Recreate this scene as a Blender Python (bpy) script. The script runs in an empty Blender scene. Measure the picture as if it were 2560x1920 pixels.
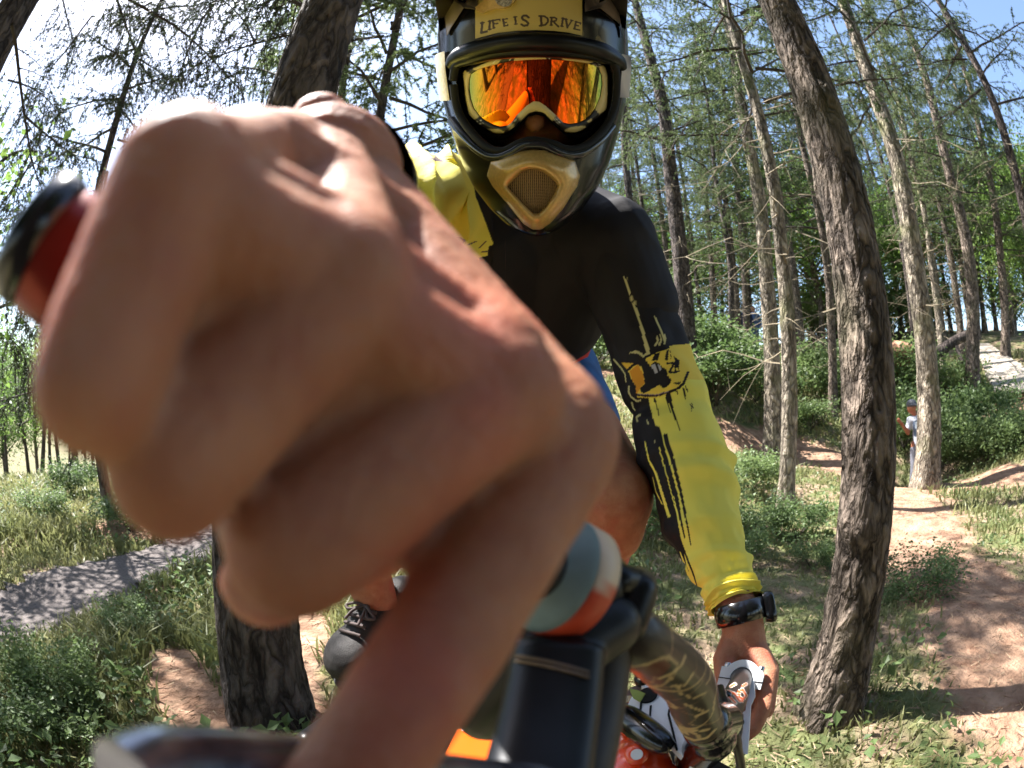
import bpy, bmesh, math, random
import numpy as np
from mathutils import Vector, Matrix, noise

random.seed(11)
rng = np.random.default_rng(11)
SC = bpy.context.scene
COL = SC.collection

# ------------------------------------------------------------------ camera, sky, sun, exposure
CAM_H = 1.08
PITCH = math.radians(2.6)
FPX = 1320.0                       # focal length in pixels of a 2560 px wide frame
cam_data = bpy.data.cameras.new('action_camera')
cam = bpy.data.objects.new('action_camera', cam_data)
COL.objects.link(cam)
cam.location = (0, 0, CAM_H)
cam.rotation_euler = (math.pi / 2 + PITCH, 0, 0)
SC.camera = cam
cam_data.type = 'PANO'             # a wide action-camera lens: equisolid fisheye
cam_data.sensor_fit = 'HORIZONTAL'
cam_data.sensor_width = 36.0
cam_data.sensor_height = 27.0
_c = cam_data if hasattr(cam_data, 'panorama_type') else cam_data.cycles
_c.panorama_type = 'FISHEYE_EQUISOLID'
_c.fisheye_lens = FPX * 36.0 / 2560.0
_c.fisheye_fov = math.pi
cam_data.lens = FPX * 36.0 / 2560.0
cam_data.clip_start = 0.01
cam_data.clip_end = 6000.0
cam_data.dof.use_dof = True        # the fist is nearer than the lens can focus
cam_data.dof.focus_distance = 0.85
cam_data.dof.aperture_fstop = 9.5

SUN_DIR = Vector((-0.4506, 0.2926, 0.8434)).normalized()
SUN_EL = math.asin(SUN_DIR.z)
SUN_ROT = math.atan2(SUN_DIR.x, SUN_DIR.y)
world = bpy.data.worlds.new('World')
SC.world = world
world.use_nodes = True
wn = world.node_tree
for n in list(wn.nodes):
    wn.nodes.remove(n)
w_out = wn.nodes.new('ShaderNodeOutputWorld')
w_bg = wn.nodes.new('ShaderNodeBackground')
w_sky = wn.nodes.new('ShaderNodeTexSky')
w_sky.sky_type = 'NISHITA'
w_sky.sun_disc = False
w_sky.sun_elevation = SUN_EL
w_sky.sun_rotation = SUN_ROT
w_sky.air_density = 1.0
w_sky.dust_density = 1.2
w_sky.ozone_density = 1.2
w_bg.inputs['Strength'].default_value = 0.09
wn.links.new(w_sky.outputs[0], w_bg.inputs[0])
wn.links.new(w_bg.outputs[0], w_out.inputs[0])
sun_data = bpy.data.lights.new('sun', 'SUN')
sun_data.energy = 5.0
sun_data.angle = math.radians(0.53)
sun_data.color = (1.0, 0.975, 0.94)
sun = bpy.data.objects.new('sun', sun_data)
COL.objects.link(sun)
sun.rotation_euler = SUN_DIR.to_track_quat('Z', 'Y').to_euler()
sun.location = (-20, 12, 32)
SC.view_settings.view_transform = 'Standard'
SC.view_settings.look = 'None'
SC.view_settings.gamma = 1.0
SC.view_settings.use_curve_mapping = False
SC.view_settings.exposure = 2.1
SC.render.engine = 'CYCLES'
SC.cycles.max_bounces = 7
SC.cycles.transparent_max_bounces = 6
SC.cycles.use_denoising = True

# ------------------------------------------------------------------ lens geometry
EYE = np.array([0.0, 0.0, CAM_H])
CP, SP = math.cos(PITCH), math.sin(PITCH)


def ray(px, py):
    dx, dy = px - 1280.0, 960.0 - py
    r = math.hypot(dx, dy)
    if r < 1e-6:
        v = (0.0, 1.0, 0.0)
    else:
        th = 2 * math.asin(min(0.999, r / (2 * FPX)))
        s = math.sin(th) / r
        v = (dx * s, math.cos(th), dy * s)
    return np.array([v[0], v[1] * CP - v[2] * SP, v[1] * SP + v[2] * CP])


def P(px, py, d):
    return EYE + ray(px, py) * d


def proj(V):
    """Where points land on the photograph (2560 px wide): used to lay flat print on surfaces."""
    D = np.asarray(V, float) - EYE
    x, y, z = D[:, 0], D[:, 1], D[:, 2]
    yy, zz = y * CP + z * SP, -y * SP + z * CP
    lat = np.hypot(x, zz)
    th = np.arctan2(lat, yy)
    r = 2 * FPX * np.sin(th / 2)
    k = r / np.maximum(lat, 1e-9)
    return np.stack([1280 + x * k, 960 - zz * k], 1)


# ------------------------------------------------------------------ mesh helpers
class MB:
    """Collects vertices and faces of one mesh."""
    def __init__(self):
        self.v, self.f, self.m, self.n = [], [], [], 0

    def add(self, V, F, mi=0):
        V = np.asarray(V, float)
        self.v.append(V)
        F = np.asarray(F, np.int64)
        if F.ndim == 1:
            F = F[None, :]
        self.f.append(F + self.n)
        self.m.append(np.full(len(F), mi, np.int32))
        self.n += len(V)

    def mesh(self, name, mats, smooth=True, colors=None):
        me = bpy.data.meshes.new(name)
        V = np.concatenate(self.v) if self.v else np.zeros((0, 3))
        me.vertices.add(len(V))
        me.vertices.foreach_set('co', V.astype(np.float32).ravel())
        loops = np.concatenate([f.ravel() for f in self.f])
        sizes = np.concatenate([np.full(len(f), f.shape[1], np.int32) for f in self.f])
        me.loops.add(len(loops))
        me.loops.foreach_set('vertex_index', loops.astype(np.int32))
        me.polygons.add(len(sizes))
        starts = np.concatenate([[0], np.cumsum(sizes)[:-1]]).astype(np.int32)
        me.polygons.foreach_set('loop_start', starts)
        for m in (mats if isinstance(mats, (list, tuple)) else [mats]):
            me.materials.append(m)
        me.polygons.foreach_set('material_index', np.concatenate(self.m))
        me.polygons.foreach_set('use_smooth', np.full(len(sizes), smooth))
        me.update(calc_edges=True)
        if colors is not None:
            set_colors(me, colors)
        me.validate()
        return me

    def obj(self, name, mats, parent=None, smooth=True, colors=None):
        return link(name, self.mesh(name, mats, smooth, colors), parent)


def set_colors(me, C):
    at = me.color_attributes.new('print', 'FLOAT_COLOR', 'POINT')
    C4 = np.ones((len(me.vertices), 4), np.float32)
    C4[:, :3] = C
    at.data.foreach_set('color', C4.ravel())


def link(name, me, parent=None):
    o = bpy.data.objects.new(name, me)
    COL.objects.link(o)
    if parent is not None:
        o.parent = parent
        o.matrix_parent_inverse = Matrix.Identity(4)
        # meshes are modelled in world space: undo the parent's own transform
        o.matrix_parent_inverse = world_of(parent).inverted()
    return o


def world_of(o):
    m = Matrix.LocRotScale(o.location, o.rotation_euler, o.scale)
    if o.parent is not None:
        m = world_of(o.parent) @ o.matrix_parent_inverse @ m
    return m


def tag(o, label=None, cat=None, group=None, kind=None):
    if label: o['label'] = label
    if cat: o['category'] = cat
    if group: o['group'] = group
    if kind: o['kind'] = kind
    return o


def empty(name, loc, label=None, cat=None, group=None):
    o = bpy.data.objects.new(name, None)
    o.empty_display_size = 0.1
    COL.objects.link(o)
    o.location = loc
    return tag(o, label, cat, group)


def frames(pts):
    pts = np.asarray(pts, float)
    T = np.gradient(pts, axis=0)
    T /= np.maximum(np.linalg.norm(T, axis=1, keepdims=True), 1e-12)
    N = np.zeros_like(T)
    ref = np.array([0, 0, 1.0]) if abs(T[0, 2]) < 0.9 else np.array([1.0, 0, 0])
    n = ref - T[0] * ref.dot(T[0])
    n /= np.linalg.norm(n)
    for i in range(len(pts)):
        n = n - T[i] * n.dot(T[i])
        n /= max(np.linalg.norm(n), 1e-12)
        N[i] = n
    return T, N, np.cross(T, N)


def tube(pts, rad, k=8, cap=True):
    pts = np.asarray(pts, float)
    n = len(pts)
    rad = np.broadcast_to(np.asarray(rad, float), (n,))
    T, N, B = frames(pts)
    a = np.linspace(0, 2 * math.pi, k, endpoint=False)
    V = pts[:, None, :] + rad[:, None, None] * (np.cos(a)[None, :, None] * N[:, None, :] + np.sin(a)[None, :, None] * B[:, None, :])
    V = V.reshape(-1, 3)
    i = np.arange(n - 1)[:, None] * k
    j = np.arange(k)[None, :]
    j2 = (j + 1) % k
    F = np.stack([i + j, i + j2, i + k + j2, i + k + j], -1).reshape(-1, 4)
    out = [(V, F)]
    if cap:
        c0 = np.arange(k)[::-1]
        c1 = np.arange(k) + (n - 1) * k
        out.append((V[c0], np.arange(k)[None, :]))
        out.append((V[c1], np.arange(k)[None, :]))
    return out


def add_tube(mb, pts, rad, k=8, mi=0, cap=True):
    for V, F in tube(pts, rad, k, cap):
        mb.add(V, F, mi)


def smooth_path(pts, n):
    """Catmull-Rom through the points (any columns), resampled to n."""
    pts = np.asarray(pts, float)
    Q = np.vstack([2 * pts[0] - pts[1], pts, 2 * pts[-1] - pts[-2]])
    t = np.linspace(0, len(pts) - 1 - 1e-9, n)
    i = t.astype(int)
    u = (t - i)[:, None]
    p0, p1, p2, p3 = Q[i], Q[i + 1], Q[i + 2], Q[i + 3]
    return 0.5 * ((2 * p1) + (-p0 + p2) * u + (2 * p0 - 5 * p1 + 4 * p2 - p3) * u ** 2 + (-p0 + 3 * p1 - 3 * p2 + p3) * u ** 3)


def capsule(mb, p0, p1, r0, r1, k=16, m=5):
    """Rounded cone between two joints."""
    p0, p1 = np.asarray(p0, float), np.asarray(p1, float)
    ax = p1 - p0
    L = max(np.linalg.norm(ax), 1e-9)
    ax = ax / L
    pts, rad = [], []
    for q in np.linspace(-math.pi / 2 + 0.05, 0, m):
        pts.append(p0 + ax * r0 * math.sin(q)); rad.append(r0 * math.cos(q))
    for q in np.linspace(0.0, math.pi / 2 - 0.05, m):
        pts.append(p1 + ax * r1 * math.sin(q)); rad.append(r1 * math.cos(q))
    pts = np.array(pts)
    ref = np.array([0, 0, 1.0]) if abs(ax[2]) < 0.9 else np.array([1.0, 0, 0])
    N = np.cross(ax, ref); N /= np.linalg.norm(N)
    B = np.cross(ax, N)
    a = np.linspace(0, 2 * math.pi, k, endpoint=False)
    rad = np.array(rad)
    V = pts[:, None, :] + rad[:, None, None] * (np.cos(a)[None, :, None] * N + np.sin(a)[None, :, None] * B)
    V = V.reshape(-1, 3)
    n = len(pts)
    i = np.arange(n - 1)[:, None] * k
    j = np.arange(k)[None, :]
    j2 = (j + 1) % k
    F = np.stack([i + j, i + j2, i + k + j2, i + k + j], -1).reshape(-1, 4)
    base = mb.n
    mb.add(V, F)
    mb.add(V[:k][::-1], np.arange(k)[None, :])
    mb.add(V[-k:], np.arange(k)[None, :])


def chain(mb, joints, k=16):
    for (p0, r0), (p1, r1) in zip(joints[:-1], joints[1:]):
        capsule(mb, p0, p1, r0, r1, k)


def ellipsoid(mb, c, ax, k=20, m=12):
    """ax: three half-axis vectors."""
    c = np.asarray(c, float); A = np.asarray(ax, float)
    th = np.linspace(0.06, math.pi - 0.06, m)
    a = np.linspace(0, 2 * math.pi, k, endpoint=False)
    U = np.stack([np.sin(th)[:, None] * np.cos(a), np.sin(th)[:, None] * np.sin(a), np.cos(th)[:, None] * np.ones(k)], -1).reshape(-1, 3)
    V = c + U @ A
    i = np.arange(m - 1)[:, None] * k
    j = np.arange(k)[None, :]
    j2 = (j + 1) % k
    F = np.stack([i + j, i + k + j, i + k + j2, i + j2], -1).reshape(-1, 4)
    mb.add(V, F)
    mb.add(V[:k], np.arange(k)[None, :])
    mb.add(V[-k:][::-1], np.arange(k)[None, :])


def fuse(mb, voxel, smooth=6, factor=0.5):
    """Grow one continuous skin over overlapping shapes; returns vertices and quads."""
    me = mb.mesh('fuse_tmp', [])
    o = bpy.data.objects.new('fuse_tmp', me)
    COL.objects.link(o)
    bm = bmesh.new(); bm.from_mesh(me)
    bmesh.ops.remove_doubles(bm, verts=bm.verts, dist=1e-7)
    bmesh.ops.recalc_face_normals(bm, faces=bm.faces)
    bm.to_mesh(me); bm.free()
    r = o.modifiers.new('r', 'REMESH')
    r.mode = 'VOXEL'; r.voxel_size = voxel; r.use_smooth_shade = True
    if smooth:
        s = o.modifiers.new('s', 'SMOOTH'); s.iterations = smooth; s.factor = factor
    dg = bpy.context.evaluated_depsgraph_get()
    dg.update()
    m2 = bpy.data.meshes.new_from_object(o.evaluated_get(dg))
    V = np.empty(len(m2.vertices) * 3, np.float32); m2.vertices.foreach_get('co', V)
    F = np.array([p.vertices[:] for p in m2.polygons if len(p.vertices) == 4], np.int64)
    bpy.data.objects.remove(o); bpy.data.meshes.remove(me); bpy.data.meshes.remove(m2)
    return V.reshape(-1, 3).astype(float), F


def refine(V, F, mask, n=3):
    """Split the chosen quads n by n, welding the new points."""
    u = np.linspace(0, 1, n + 1)
    A = V[F[mask]]
    W = np.stack([np.outer((1 - u), (1 - u)), np.outer((1 - u), u), np.outer(u, u), np.outer(u, 1 - u)], -1).reshape(-1, 4)   # v rows, u columns
    G = np.einsum('pk,fkc->fpc', W, A)
    m = n + 1
    q = np.array([[r * m + c, r * m + c + 1, (r + 1) * m + c + 1, (r + 1) * m + c] for r in range(n) for c in range(n)])
    NF = (np.arange(len(A))[:, None, None] * m * m + q[None]).reshape(-1, 4)
    AV = np.vstack([V, G.reshape(-1, 3)])
    AF = np.vstack([F[~mask], NF + len(V)])
    _, first, inv = np.unique(np.round(AV * 1e6).astype(np.int64), axis=0, return_index=True, return_inverse=True)
    return AV[first], inv.ravel()[AF]


def vnormals(V, F):
    n = np.cross(V[F[:, 2]] - V[F[:, 0]], V[F[:, 3]] - V[F[:, 1]])
    N = np.zeros_like(V)
    for c in range(4):
        np.add.at(N, F[:, c], n)
    return N / np.maximum(np.linalg.norm(N, axis=1, keepdims=True), 1e-12)


def inside(Q, poly):
    """Which of the points Q lie inside the polygon."""
    poly = np.asarray(poly, float)
    x, y = Q[:, 0], Q[:, 1]
    res = np.zeros(len(Q), bool)
    j = len(poly) - 1
    for i in range(len(poly)):
        xi, yi = poly[i]; xj, yj = poly[j]
        if yi != yj:
            res ^= ((yi > y) != (yj > y)) & (x < (xj - xi) * (y - yi) / (yj - yi) + xi)
        j = i
    return res


def near(Q, line, w):
    """Which of the points Q lie within w/2 of a polyline; w may taper (start, end)."""
    line = np.asarray(line, float)
    w0, w1 = (w, w) if np.isscalar(w) else w
    res = np.zeros(len(Q), bool)
    n = len(line) - 1
    for i in range(n):
        a, b = line[i], line[i + 1]
        ab = b - a
        t = np.clip(((Q - a) @ ab) / max(ab @ ab, 1e-9), 0, 1)
        d = np.hypot(*(Q - a - t[:, None] * ab).T)
        res |= d < 0.5 * (w0 + (w1 - w0) * (i + t) / n)
    return res


def extrude_poly(mb, pts, off, mi=0):
    """Solid between a flat outline (world points) and the same outline moved by off."""
    pts = np.asarray(pts, float); n = len(pts)
    V = np.vstack([pts, pts + np.asarray(off, float)])
    mb.add(V, np.arange(n)[None, :], mi)
    mb.add(V, np.arange(n, 2 * n)[::-1][None, :], mi)
    i = np.arange(n); j = (i + 1) % n
    mb.add(V, np.stack([i, i + n, j + n, j], 1), mi)


def fbm(x, y, z=0.0, s=1.0, o=3):
    return noise.fractal(Vector((x * s, y * s, z * s)), 1.0, 2.0, o)


# ------------------------------------------------------------------ materials
def mat(name, color, rough=0.6, metal=0.0, var=0.0, scale=8.0, bump=0.0, bscale=None, coat=0.0, spec=0.5, color2=None, stretch=None, detail=4.0, attr=None, sss=0.0):
    m = bpy.data.materials.new(name)
    m.use_nodes = True
    nt = m.node_tree
    b = nt.nodes['Principled BSDF']
    b.inputs['Roughness'].default_value = rough
    b.inputs['Metallic'].default_value = metal
    b.inputs['Specular IOR Level'].default_value = spec
    b.inputs['Coat Weight'].default_value = coat
    b.inputs['Coat Roughness'].default_value = 0.05
    if sss:
        b.inputs['Subsurface Weight'].default_value = sss
        b.inputs['Subsurface Radius'].default_value = (1.0, 0.35, 0.2)
        b.inputs['Subsurface Scale'].default_value = 0.010
    col = (*color, 1)
    src = None
    tc = nt.nodes.new('ShaderNodeTexCoord')
    mp = nt.nodes.new('ShaderNodeMapping')
    nt.links.new(tc.outputs['Object'], mp.inputs['Vector'])
    if stretch:
        mp.inputs['Scale'].default_value = stretch
    if attr:
        a = nt.nodes.new('ShaderNodeAttribute'); a.attribute_name = attr
        src = a.outputs['Color']
    if var or color2:
        nz = nt.nodes.new('ShaderNodeTexNoise')
        nz.inputs['Scale'].default_value = scale
        nz.inputs['Detail'].default_value = detail
        nt.links.new(mp.outputs[0], nz.inputs['Vector'])
        rp = nt.nodes.new('ShaderNodeValToRGB')
        rp.color_ramp.elements[0].position = 0.32
        rp.color_ramp.elements[1].position = 0.68
        if color2:
            rp.color_ramp.elements[0].color = col
            rp.color_ramp.elements[1].color = (*color2, 1)
        else:
            rp.color_ramp.elements[0].color = (*[c * (1 - var) for c in color], 1)
            rp.color_ramp.elements[1].color = (*[min(1, c * (1 + var)) for c in color], 1)
        nt.links.new(nz.outputs[0], rp.inputs[0])
        if src is None:
            src = rp.outputs[0]
        else:
            mx = nt.nodes.new('ShaderNodeMix'); mx.data_type = 'RGBA'; mx.blend_type = 'MULTIPLY'
            mx.inputs['Factor'].default_value = 1.0
            nt.links.new(src, mx.inputs[6]); nt.links.new(rp.outputs[0], mx.inputs[7])
            src = mx.outputs[2]
    if src is None:
        b.inputs['Base Color'].default_value = col
    else:
        nt.links.new(src, b.inputs['Base Color'])
    if bump:
        nb = nt.nodes.new('ShaderNodeTexNoise')
        nb.inputs['Scale'].default_value = bscale or scale * 3
        nb.inputs['Detail'].default_value = 6
        nt.links.new(mp.outputs[0], nb.inputs['Vector'])
        bp = nt.nodes.new('ShaderNodeBump')
        bp.inputs['Strength'].default_value = bump
        bp.inputs['Distance'].default_value = 0.01
        nt.links.new(nb.outputs[0], bp.inputs['Height'])
        nt.links.new(bp.outputs[0], b.inputs['Normal'])
    return m


def leaf_mat(name, c1, c2, trans=0.35, scale=1.3, rough=0.5):
    m = bpy.data.materials.new(name)
    m.use_nodes = True
    nt = m.node_tree
    b = nt.nodes['Principled BSDF']
    out = nt.nodes['Material Output']
    tc = nt.nodes.new('ShaderNodeTexCoord')
    nz = nt.nodes.new('ShaderNodeTexNoise'); nz.inputs['Scale'].default_value = scale; nz.inputs['Detail'].default_value = 6
    nt.links.new(tc.outputs['Object'], nz.inputs['Vector'])
    oi = nt.nodes.new('ShaderNodeObjectInfo')
    ad = nt.nodes.new('ShaderNodeMath'); ad.operation = 'MULTIPLY_ADD'
    ad.inputs[1].default_value = 0.3
    nt.links.new(oi.outputs['Random'], ad.inputs[0]); nt.links.new(nz.outputs[0], ad.inputs[2])
    rp = nt.nodes.new('ShaderNodeValToRGB')
    rp.color_ramp.elements[0].position = 0.45; rp.color_ramp.elements[0].color = (*c1, 1)
    rp.color_ramp.elements[1].position = 0.85; rp.color_ramp.elements[1].color = (*c2, 1)
    nt.links.new(ad.outputs[0], rp.inputs[0])
    nt.links.new(rp.outputs[0], b.inputs['Base Color'])
    b.inputs['Roughness'].default_value = rough
    tr = nt.nodes.new('ShaderNodeBsdfTranslucent')
    nt.links.new(rp.outputs[0], tr.inputs['Color'])
    mx = nt.nodes.new('ShaderNodeMixShader'); mx.inputs[0].default_value = trans
    nt.links.new(b.outputs[0], mx.inputs[1]); nt.links.new(tr.outputs[0], mx.inputs[2])
    nt.links.new(mx.outputs[0], out.inputs['Surface'])
    return m


def bark_mat(name, dark, light, sx=14.0, sz=3.0, strength=1.0, moss=0.0):
    m = bpy.data.materials.new(name)
    m.use_nodes = True
    nt = m.node_tree
    b = nt.nodes['Principled BSDF']
    b.inputs['Roughness'].default_value = 0.9
    b.inputs['Specular IOR Level'].default_value = 0.2
    tc = nt.nodes.new('ShaderNodeTexCoord')
    mp = nt.nodes.new('ShaderNodeMapping'); mp.inputs['Scale'].default_value = (1, 1, sz / sx)
    nt.links.new(tc.outputs['Object'], mp.inputs['Vector'])
    vo = nt.nodes.new('ShaderNodeTexVoronoi'); vo.feature = 'DISTANCE_TO_EDGE'; vo.inputs['Scale'].default_value = sx
    n1 = nt.nodes.new('ShaderNodeTexNoise'); n1.inputs['Scale'].default_value = sx * 0.8; n1.inputs['Detail'].default_value = 8; n1.inputs['Distortion'].default_value = 0.3
    va = nt.nodes.new('ShaderNodeMix'); va.data_type = 'RGBA'; va.inputs['Factor'].default_value = 0.12
    nt.links.new(mp.outputs[0], va.inputs[6]); nt.links.new(n1.outputs['Color'], va.inputs[7])
    nt.links.new(mp.outputs[0], n1.inputs['Vector'])
    nt.links.new(va.outputs[2], vo.inputs['Vector'])
    ml = nt.nodes.new('ShaderNodeMath'); ml.operation = 'MULTIPLY_ADD'; ml.inputs[1].default_value = 1.6; 
    nt.links.new(vo.outputs['Distance'], ml.inputs[0]); nt.links.new(n1.outputs[0], ml.inputs[2])
    rp = nt.nodes.new('ShaderNodeValToRGB')
    rp.color_ramp.elements[0].position = 0.42; rp.color_ramp.elements[0].color = (*dark, 1)
    rp.color_ramp.elements[1].position = 0.95; rp.color_ramp.elements[1].color = (*light, 1)
    nt.links.new(ml.outputs[0], rp.inputs[0])
    cell = nt.nodes.new('ShaderNodeTexVoronoi'); cell.inputs['Scale'].default_value = sx
    nt.links.new(va.outputs[2], cell.inputs['Vector'])
    cs = nt.nodes.new('ShaderNodeSeparateColor'); nt.links.new(cell.outputs['Color'], cs.inputs[0])
    cm = nt.nodes.new('ShaderNodeMath'); cm.operation = 'MULTIPLY_ADD'; cm.inputs[1].default_value = 0.8; cm.inputs[2].default_value = 0.6
    nt.links.new(cs.outputs[0], cm.inputs[0])
    tint = nt.nodes.new('ShaderNodeMix'); tint.data_type = 'RGBA'; tint.blend_type = 'MULTIPLY'; tint.inputs['Factor'].default_value = 1.0
    nt.links.new(rp.outputs[0], tint.inputs[6]); nt.links.new(cm.outputs[0], tint.inputs[7])
    src = tint.outputs[2]
    if moss:
        n2 = nt.nodes.new('ShaderNodeTexNoise'); n2.inputs['Scale'].default_value = 1.7; n2.inputs['Detail'].default_value = 5
        nt.links.new(tc.outputs['Object'], n2.inputs['Vector'])
        r2 = nt.nodes.new('ShaderNodeValToRGB')
        r2.color_ramp.elements[0].position = 0.5; r2.color_ramp.elements[0].color = (0, 0, 0, 1)
        r2.color_ramp.elements[1].position = 0.75; r2.color_ramp.elements[1].color = (moss, moss, moss, 1)
        nt.links.new(n2.outputs[0], r2.inputs[0])
        mx = nt.nodes.new('ShaderNodeMix'); mx.data_type = 'RGBA'
        nt.links.new(r2.outputs[0], mx.inputs['Factor']); nt.links.new(src, mx.inputs[6])
        mx.inputs[7].default_value = (0.16, 0.17, 0.06, 1)
        src = mx.outputs[2]
    nt.links.new(src, b.inputs['Base Color'])
    bp = nt.nodes.new('ShaderNodeBump'); bp.inputs['Strength'].default_value = strength; bp.inputs['Distance'].default_value = 0.03
    nt.links.new(ml.outputs[0], bp.inputs['Height'])
    nt.links.new(bp.outputs[0], b.inputs['Normal'])
    return m


M_BARK = bark_mat('larch_bark', (0.038, 0.028, 0.022), (0.25, 0.195, 0.155), 22, 9, 1.0, moss=0.35)
M_BARK_DARK = bark_mat('dark_bark', (0.025, 0.019, 0.017), (0.15, 0.12, 0.105), 20, 7, 1.0)
M_BARK_PALE = bark_mat('pale_mossy_bark', (0.07, 0.055, 0.042), (0.36, 0.30, 0.23), 18, 7, 1.0, moss=0.8)
M_BARK_BLACK = bark_mat('shade_black_bark', (0.006, 0.005, 0.005), (0.035, 0.028, 0.024), 20, 7, 1.0)  # bark blackened so its sunlit side still mirrors dark in the goggles
M_TWIG = mat('twig_wood', (0.055, 0.042, 0.034), 0.9, var=0.4, scale=4)
M_TWIG_PALE = mat('dry_twig_wood', (0.17, 0.135, 0.085), 0.9, var=0.4, scale=4)
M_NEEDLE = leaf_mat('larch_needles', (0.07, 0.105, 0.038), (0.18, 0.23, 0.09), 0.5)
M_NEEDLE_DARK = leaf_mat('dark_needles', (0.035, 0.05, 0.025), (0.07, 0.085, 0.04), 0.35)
M_LEAF = leaf_mat('broad_leaves', (0.075, 0.145, 0.028), (0.2, 0.30, 0.07), 0.55)
M_LEAF_BUSH = leaf_mat('shrub_leaves', (0.07, 0.12, 0.035), (0.20, 0.27, 0.10), 0.5, scale=4)
M_GRASS = leaf_mat('grass_blades', (0.11, 0.145, 0.045), (0.30, 0.29, 0.13), 0.45, scale=0.9)
# ------------------------------------------------------------------ the lie of the land
def ground_ctrl(px, py, d):
    r = ray(px, py)
    h = math.hypot(r[0], r[1])
    return (r[0] / h * d, r[1] / h * d, CAM_H + r[2] / h * d)


CT = []
for az in range(0, 360, 30):
    for d in (0.8, 2.2, 4.2):
        CT.append((math.sin(math.radians(az)) * d, math.cos(math.radians(az)) * d, 0.0))
for px, py, d in ((2318, 1215, 7.4), (2280, 1262, 9.2), (2423, 1036, 12.5), (2517, 905, 15.5), (2082, 1050, 11.0), (1961, 1284, 5.4),
                  (1921, 1169, 8.6), (1828, 930, 15.0), (1745, 935, 10.5), (1590, 945, 11.5), (1450, 1090, 7.2), (1450, 960, 11.0),
                  (2500, 1160, 8.5), (2140, 1140, 9.0), (2560, 985, 12.5), (1280, 1050, 8.5), (1280, 940, 13.0), (1828, 1090, 8.6)):
    CT.append(ground_ctrl(px, py, d))
for az, d, z in ((-20, 8, 0.15), (-20, 14, 0.6), (-38, 6, 0.0), (-38, 10, -0.1), (-55, 7, -0.05), (-50, 14, -0.9), (-62, 12, -0.6), (-30, 20, -0.6), (-45, 28, -2.6),
                 (-60, 30, -3.0), (-15, 26, 1.0), (0, 24, 3.2), (20, 26, 3.8), (45, 28, 4.6), (65, 26, 3.8), (-45, 60, -7), (-70, 60, -7), (-20, 60, -3),
                 (10, 60, 4.5), (40, 60, 6), (70, 60, 6), (100, 12, 0.3), (100, 30, 1.5), (180, 10, 0.1), (180, 60, 0), (-100, 10, -0.3), (-100, 30, -3), (-110, 60, -6), (110, 60, 3), (130, 60, 2), (-150, 60, -3)):
    CT.append((math.sin(math.radians(az)) * d, math.cos(math.radians(az)) * d, z))
CT = np.array(CT)
_A = np.linalg.norm(CT[:, None, :2] - CT[None, :, :2], axis=2)
_M = np.zeros((len(CT) + 1, len(CT) + 1))
_M[:-1, :-1] = _A - 0.06 * np.eye(len(CT)); _M[-1, :-1] = 1; _M[:-1, -1] = 1
_W = np.linalg.solve(_M, np.append(CT[:, 2], 0))


def ground_np(x, y):
    x = np.asarray(x, float); y = np.asarray(y, float)
    z = np.full(x.shape, _W[-1])
    for (cx, cy, _), w in zip(CT, _W[:-1]):
        z = z + w * np.hypot(x - cx, y - cy)
    r = np.hypot(x, y)
    far = np.clip((r - 60) / 60, 0, 1)
    z = z * (1 - far) + far * np.where(x < 0, -7.0, 3.0)
    lump = 0.035 * np.sin(x * 2.3 + 1.1 * np.sin(y * 1.7)) * np.cos(y * 2.1 + 0.7 * np.sin(x * 1.3)) + 0.02 * np.sin(x * 5.1 + y * 3.3) * np.cos(y * 4.7 - x * 1.9)
    return z + lump * np.clip(r / 2.5, 0.2, 1.5)


def ground(x, y):
    return float(ground_np(np.array([x]), np.array([y]))[0])


def hit(px, py, dmax=60.0):
    """Point of the ground that a sight line meets."""
    r = ray(px, py)
    t, prev = 0.6, 0.6
    while t < dmax:
        p = EYE + r * t
        if p[2] < ground(p[0], p[1]):
            lo, hi = prev, t
            for _ in range(14):
                m = 0.5 * (lo + hi)
                q = EYE + r * m
                if q[2] < ground(q[0], q[1]): hi = m
                else: lo = m
            q = EYE + r * hi
            return np.array([q[0], q[1], ground(q[0], q[1])])
        prev = t
        t *= 1.04
    q = EYE + r * dmax
    return np.array([q[0], q[1], ground(q[0], q[1])])


# bare trails as soft bands on the ground
TRAILS = []
for pts, w in (([(2600, 1760), (2480, 1560), (2400, 1450), (2310, 1350), (2262, 1250)], 1.25),
               ([(2700, 1215), (2560, 1195), (2420, 1205), (2300, 1225), (2180, 1180), (2050, 1130), (1900, 1110), (1800, 1085)], 1.5),
               ([(1400, 925), (1500, 925), (1600, 945), (1690, 965)], 1.6),
               ([(560, 1850), (470, 1760), (430, 1640)], 0.28),
               ([(760, 1560), (700, 1640), (680, 1800)], 0.5),
               ([(540, 1240), (430, 1290), (330, 1330)], 0.9),
               ([(2290, 900), (2250, 870)], 1.2),
               ([(2600, 1000), (2540, 1010)], 1.6)):
    TRAILS.append((np.array([hit(*p)[:2] for p in pts]), w))


def dirt_np(x, y):
    q = np.stack([x, y], 1)
    d = np.zeros(len(q))
    wob = 0.25 * np.sin(x * 3.1 + np.sin(y * 2.7)) + 0.2 * np.sin(y * 4.3 - x * 1.7)
    for line, w in TRAILS:
        best = np.full(len(q), 1e9)
        for a, b in zip(line[:-1], line[1:]):
            ab = b - a
            t = np.clip(((q - a) @ ab) / (ab @ ab), 0, 1)
            best = np.minimum(best, np.hypot(*(q - a - t[:, None] * ab).T))
        d = np.maximum(d, np.clip(1.25 - best / (w * 0.5) + wob * 0.5, 0, 1))
    return d


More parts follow.
